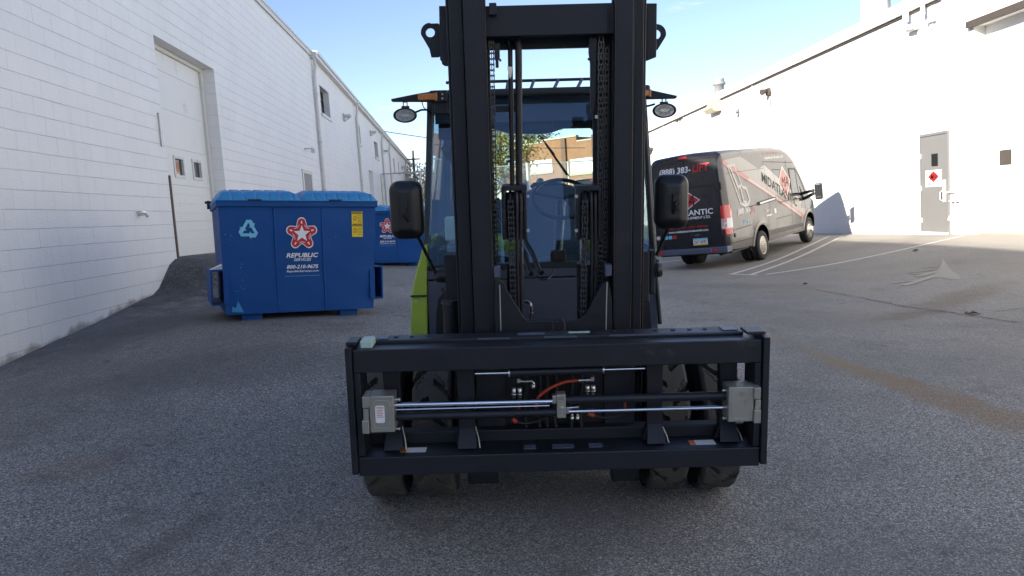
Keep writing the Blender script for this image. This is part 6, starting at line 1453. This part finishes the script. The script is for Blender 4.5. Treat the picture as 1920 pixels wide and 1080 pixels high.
    for s in (1, -1):
        m = MB(); m.add([(s*(sidex(6.3, .95)+.01), 6.28, .86), (s*(sidex(6.5, .95)+.01), 6.52, .88), (s*.62, 6.66, .9), (s*.62, 6.62, 1.06), (s*(sidex(6.45, 1.)+.008), 6.46, 1.10), (s*(sidex(6.25, 1.)+.01), 6.22, 1.12)], [tuple(range(6))]); m.build('headlight', 'lens', root)
        m = MB(); m.box(s*.98 if s > 0 else s*1.2, s*1.2 if s > 0 else s*.98, 5.30, 5.40, 1.42, 1.58)
        m = MB(); m.tube([(s*.96, 5.20, 1.24), (s*1.1, 5.16, 1.27), (s*(1.36 if s > 0 else 1.12), 5.14, 1.38)], .045, 8); m.tube([(s*.93, 5.16, 1.38), (s*1.1, 5.14, 1.42), (s*(1.36 if s > 0 else 1.12), 5.13, 1.46)], .04, 8); m.tube([(s*.98, 5.0, 1.25), (s*.98, 5.30, 1.27), (s*.93, 5.15, 1.6)], .05, 8)
        mr = m.build('door_mirror', 'plastic', root); m = MB(); hx_ = 1.48 if s > 0 else 1.16; m.box(s*hx_-.10, s*hx_+.10, 5.08, 5.2, 1.20, 1.64); m.build('mirror_head', 'plastic', mr, bevel=.04, seg=3); m = MB(); m.box(s*hx_-.08, s*hx_+.08, 5.072, 5.079, 1.3, 1.6); m.build('mirror_glass', 'darkglass', mr)
    m = MB(); m.lathe([(-.0, .05), (.02, .045), (.021, .03)], (sidex(.32, .78), .36, .78), 'X', 16); m.build('marker_cap', 'plastic', body)
    # wheels
    def wheel(x, y, s, dual):
        t = MB(); Rw = .36; 
        for xo in ((0, -.25*s) if dual else (0, )):
            t.lathe([(xo-.10, .22), (xo-.108, .28), (xo-.10, .34), (xo-.07, Rw), (xo-.03, Rw), (xo-.03, Rw-.01), (xo-.02, Rw-.01), (xo-.02, Rw), (xo+.02, Rw), (xo+.02, Rw-.01), (xo+.03, Rw-.01), (xo+.03, Rw), (xo+.07, Rw), (xo+.10, .34), (xo+.108, .28), (xo+.10, .22)], (0, 0, 0), 'X', 48)
        ty = t.build('tyre', 'rubber_dark', root); ty.location = (x, y, Rw); ty.name = 'wheel'
        r = MB()
        if dual: r.lathe([(.10*s, .225), (.105*s, .215), (.09*s, .20), (-.02*s, .185), (-.05*s, .16), (-.05*s, .10), (.0, .085), (.03*s, .07), (.03*s, 0)], (0, 0, 0), 'X', 36)
        else: r.lathe([(.10*s, .225), (.105*s, .21), (.085*s, .20), (.10*s, .17), (.12*s, .12), (.15*s, .09), (.19*s, .085), (.2*s, .06), (.2*s, 0)], (0, 0, 0), 'X', 36)
        for k in range(6): a = k*math.pi/3; xx = (-.048*s if dual else .115*s); r.lathe([(0, .02), (.025*s, .014)], (xx, .135*math.cos(a), .135*math.sin(a)), 'X', 8)
        r.build('rim', 'rim', ty)
        h = MB()
        for k in range(8): a = k*math.pi/4+.2; xx = (-.046*s if dual else .0935*s); h.lathe([(0, .017), (.003*s, .017)], (xx, .165*math.cos(a) if dual else .185*math.cos(a), .165*math.sin(a) if dual else .185*math.sin(a)), 'X', 10)
        h.build('rim_hole', 'ink', ty)
    for s in (1, -1): wheel(s*.93, 1.93, s, True); wheel(s*.88, 5.68, s, False)
    m = MB(); m.tube([(-.8, 1.93, .36), (.8, 1.93, .36)], .06, 12); m.lathe([(-.14, .05), (-.1, .14), (.1, .14), (.14, .05)], (0, 1.93, .36), 'X', 16); m.tube([(.5, .6, .35), (.5, 1.3, .36)], .05, 8); m.build('rear_axle', 'ink', root)
    return root
v1 = van('dark grey high roof van parked nose to the white wall beside the angled lines')
v1.location = W(VAN[0], VAN[1], VAN[2]); v1.rotation_euler = rot3(*VAN[3:6]).to_euler(); v1.scale = (VAN[6],)*3
v2 = copy_tree(v1); v2['label'] = 'distant black company van by the fence, seen only through the cab window'
q = wpt(1114, 395, 36); v2.location = (q.x, q.y, gz(q.x, q.y)); v2.rotation_euler = (0, 0, R_(-8))
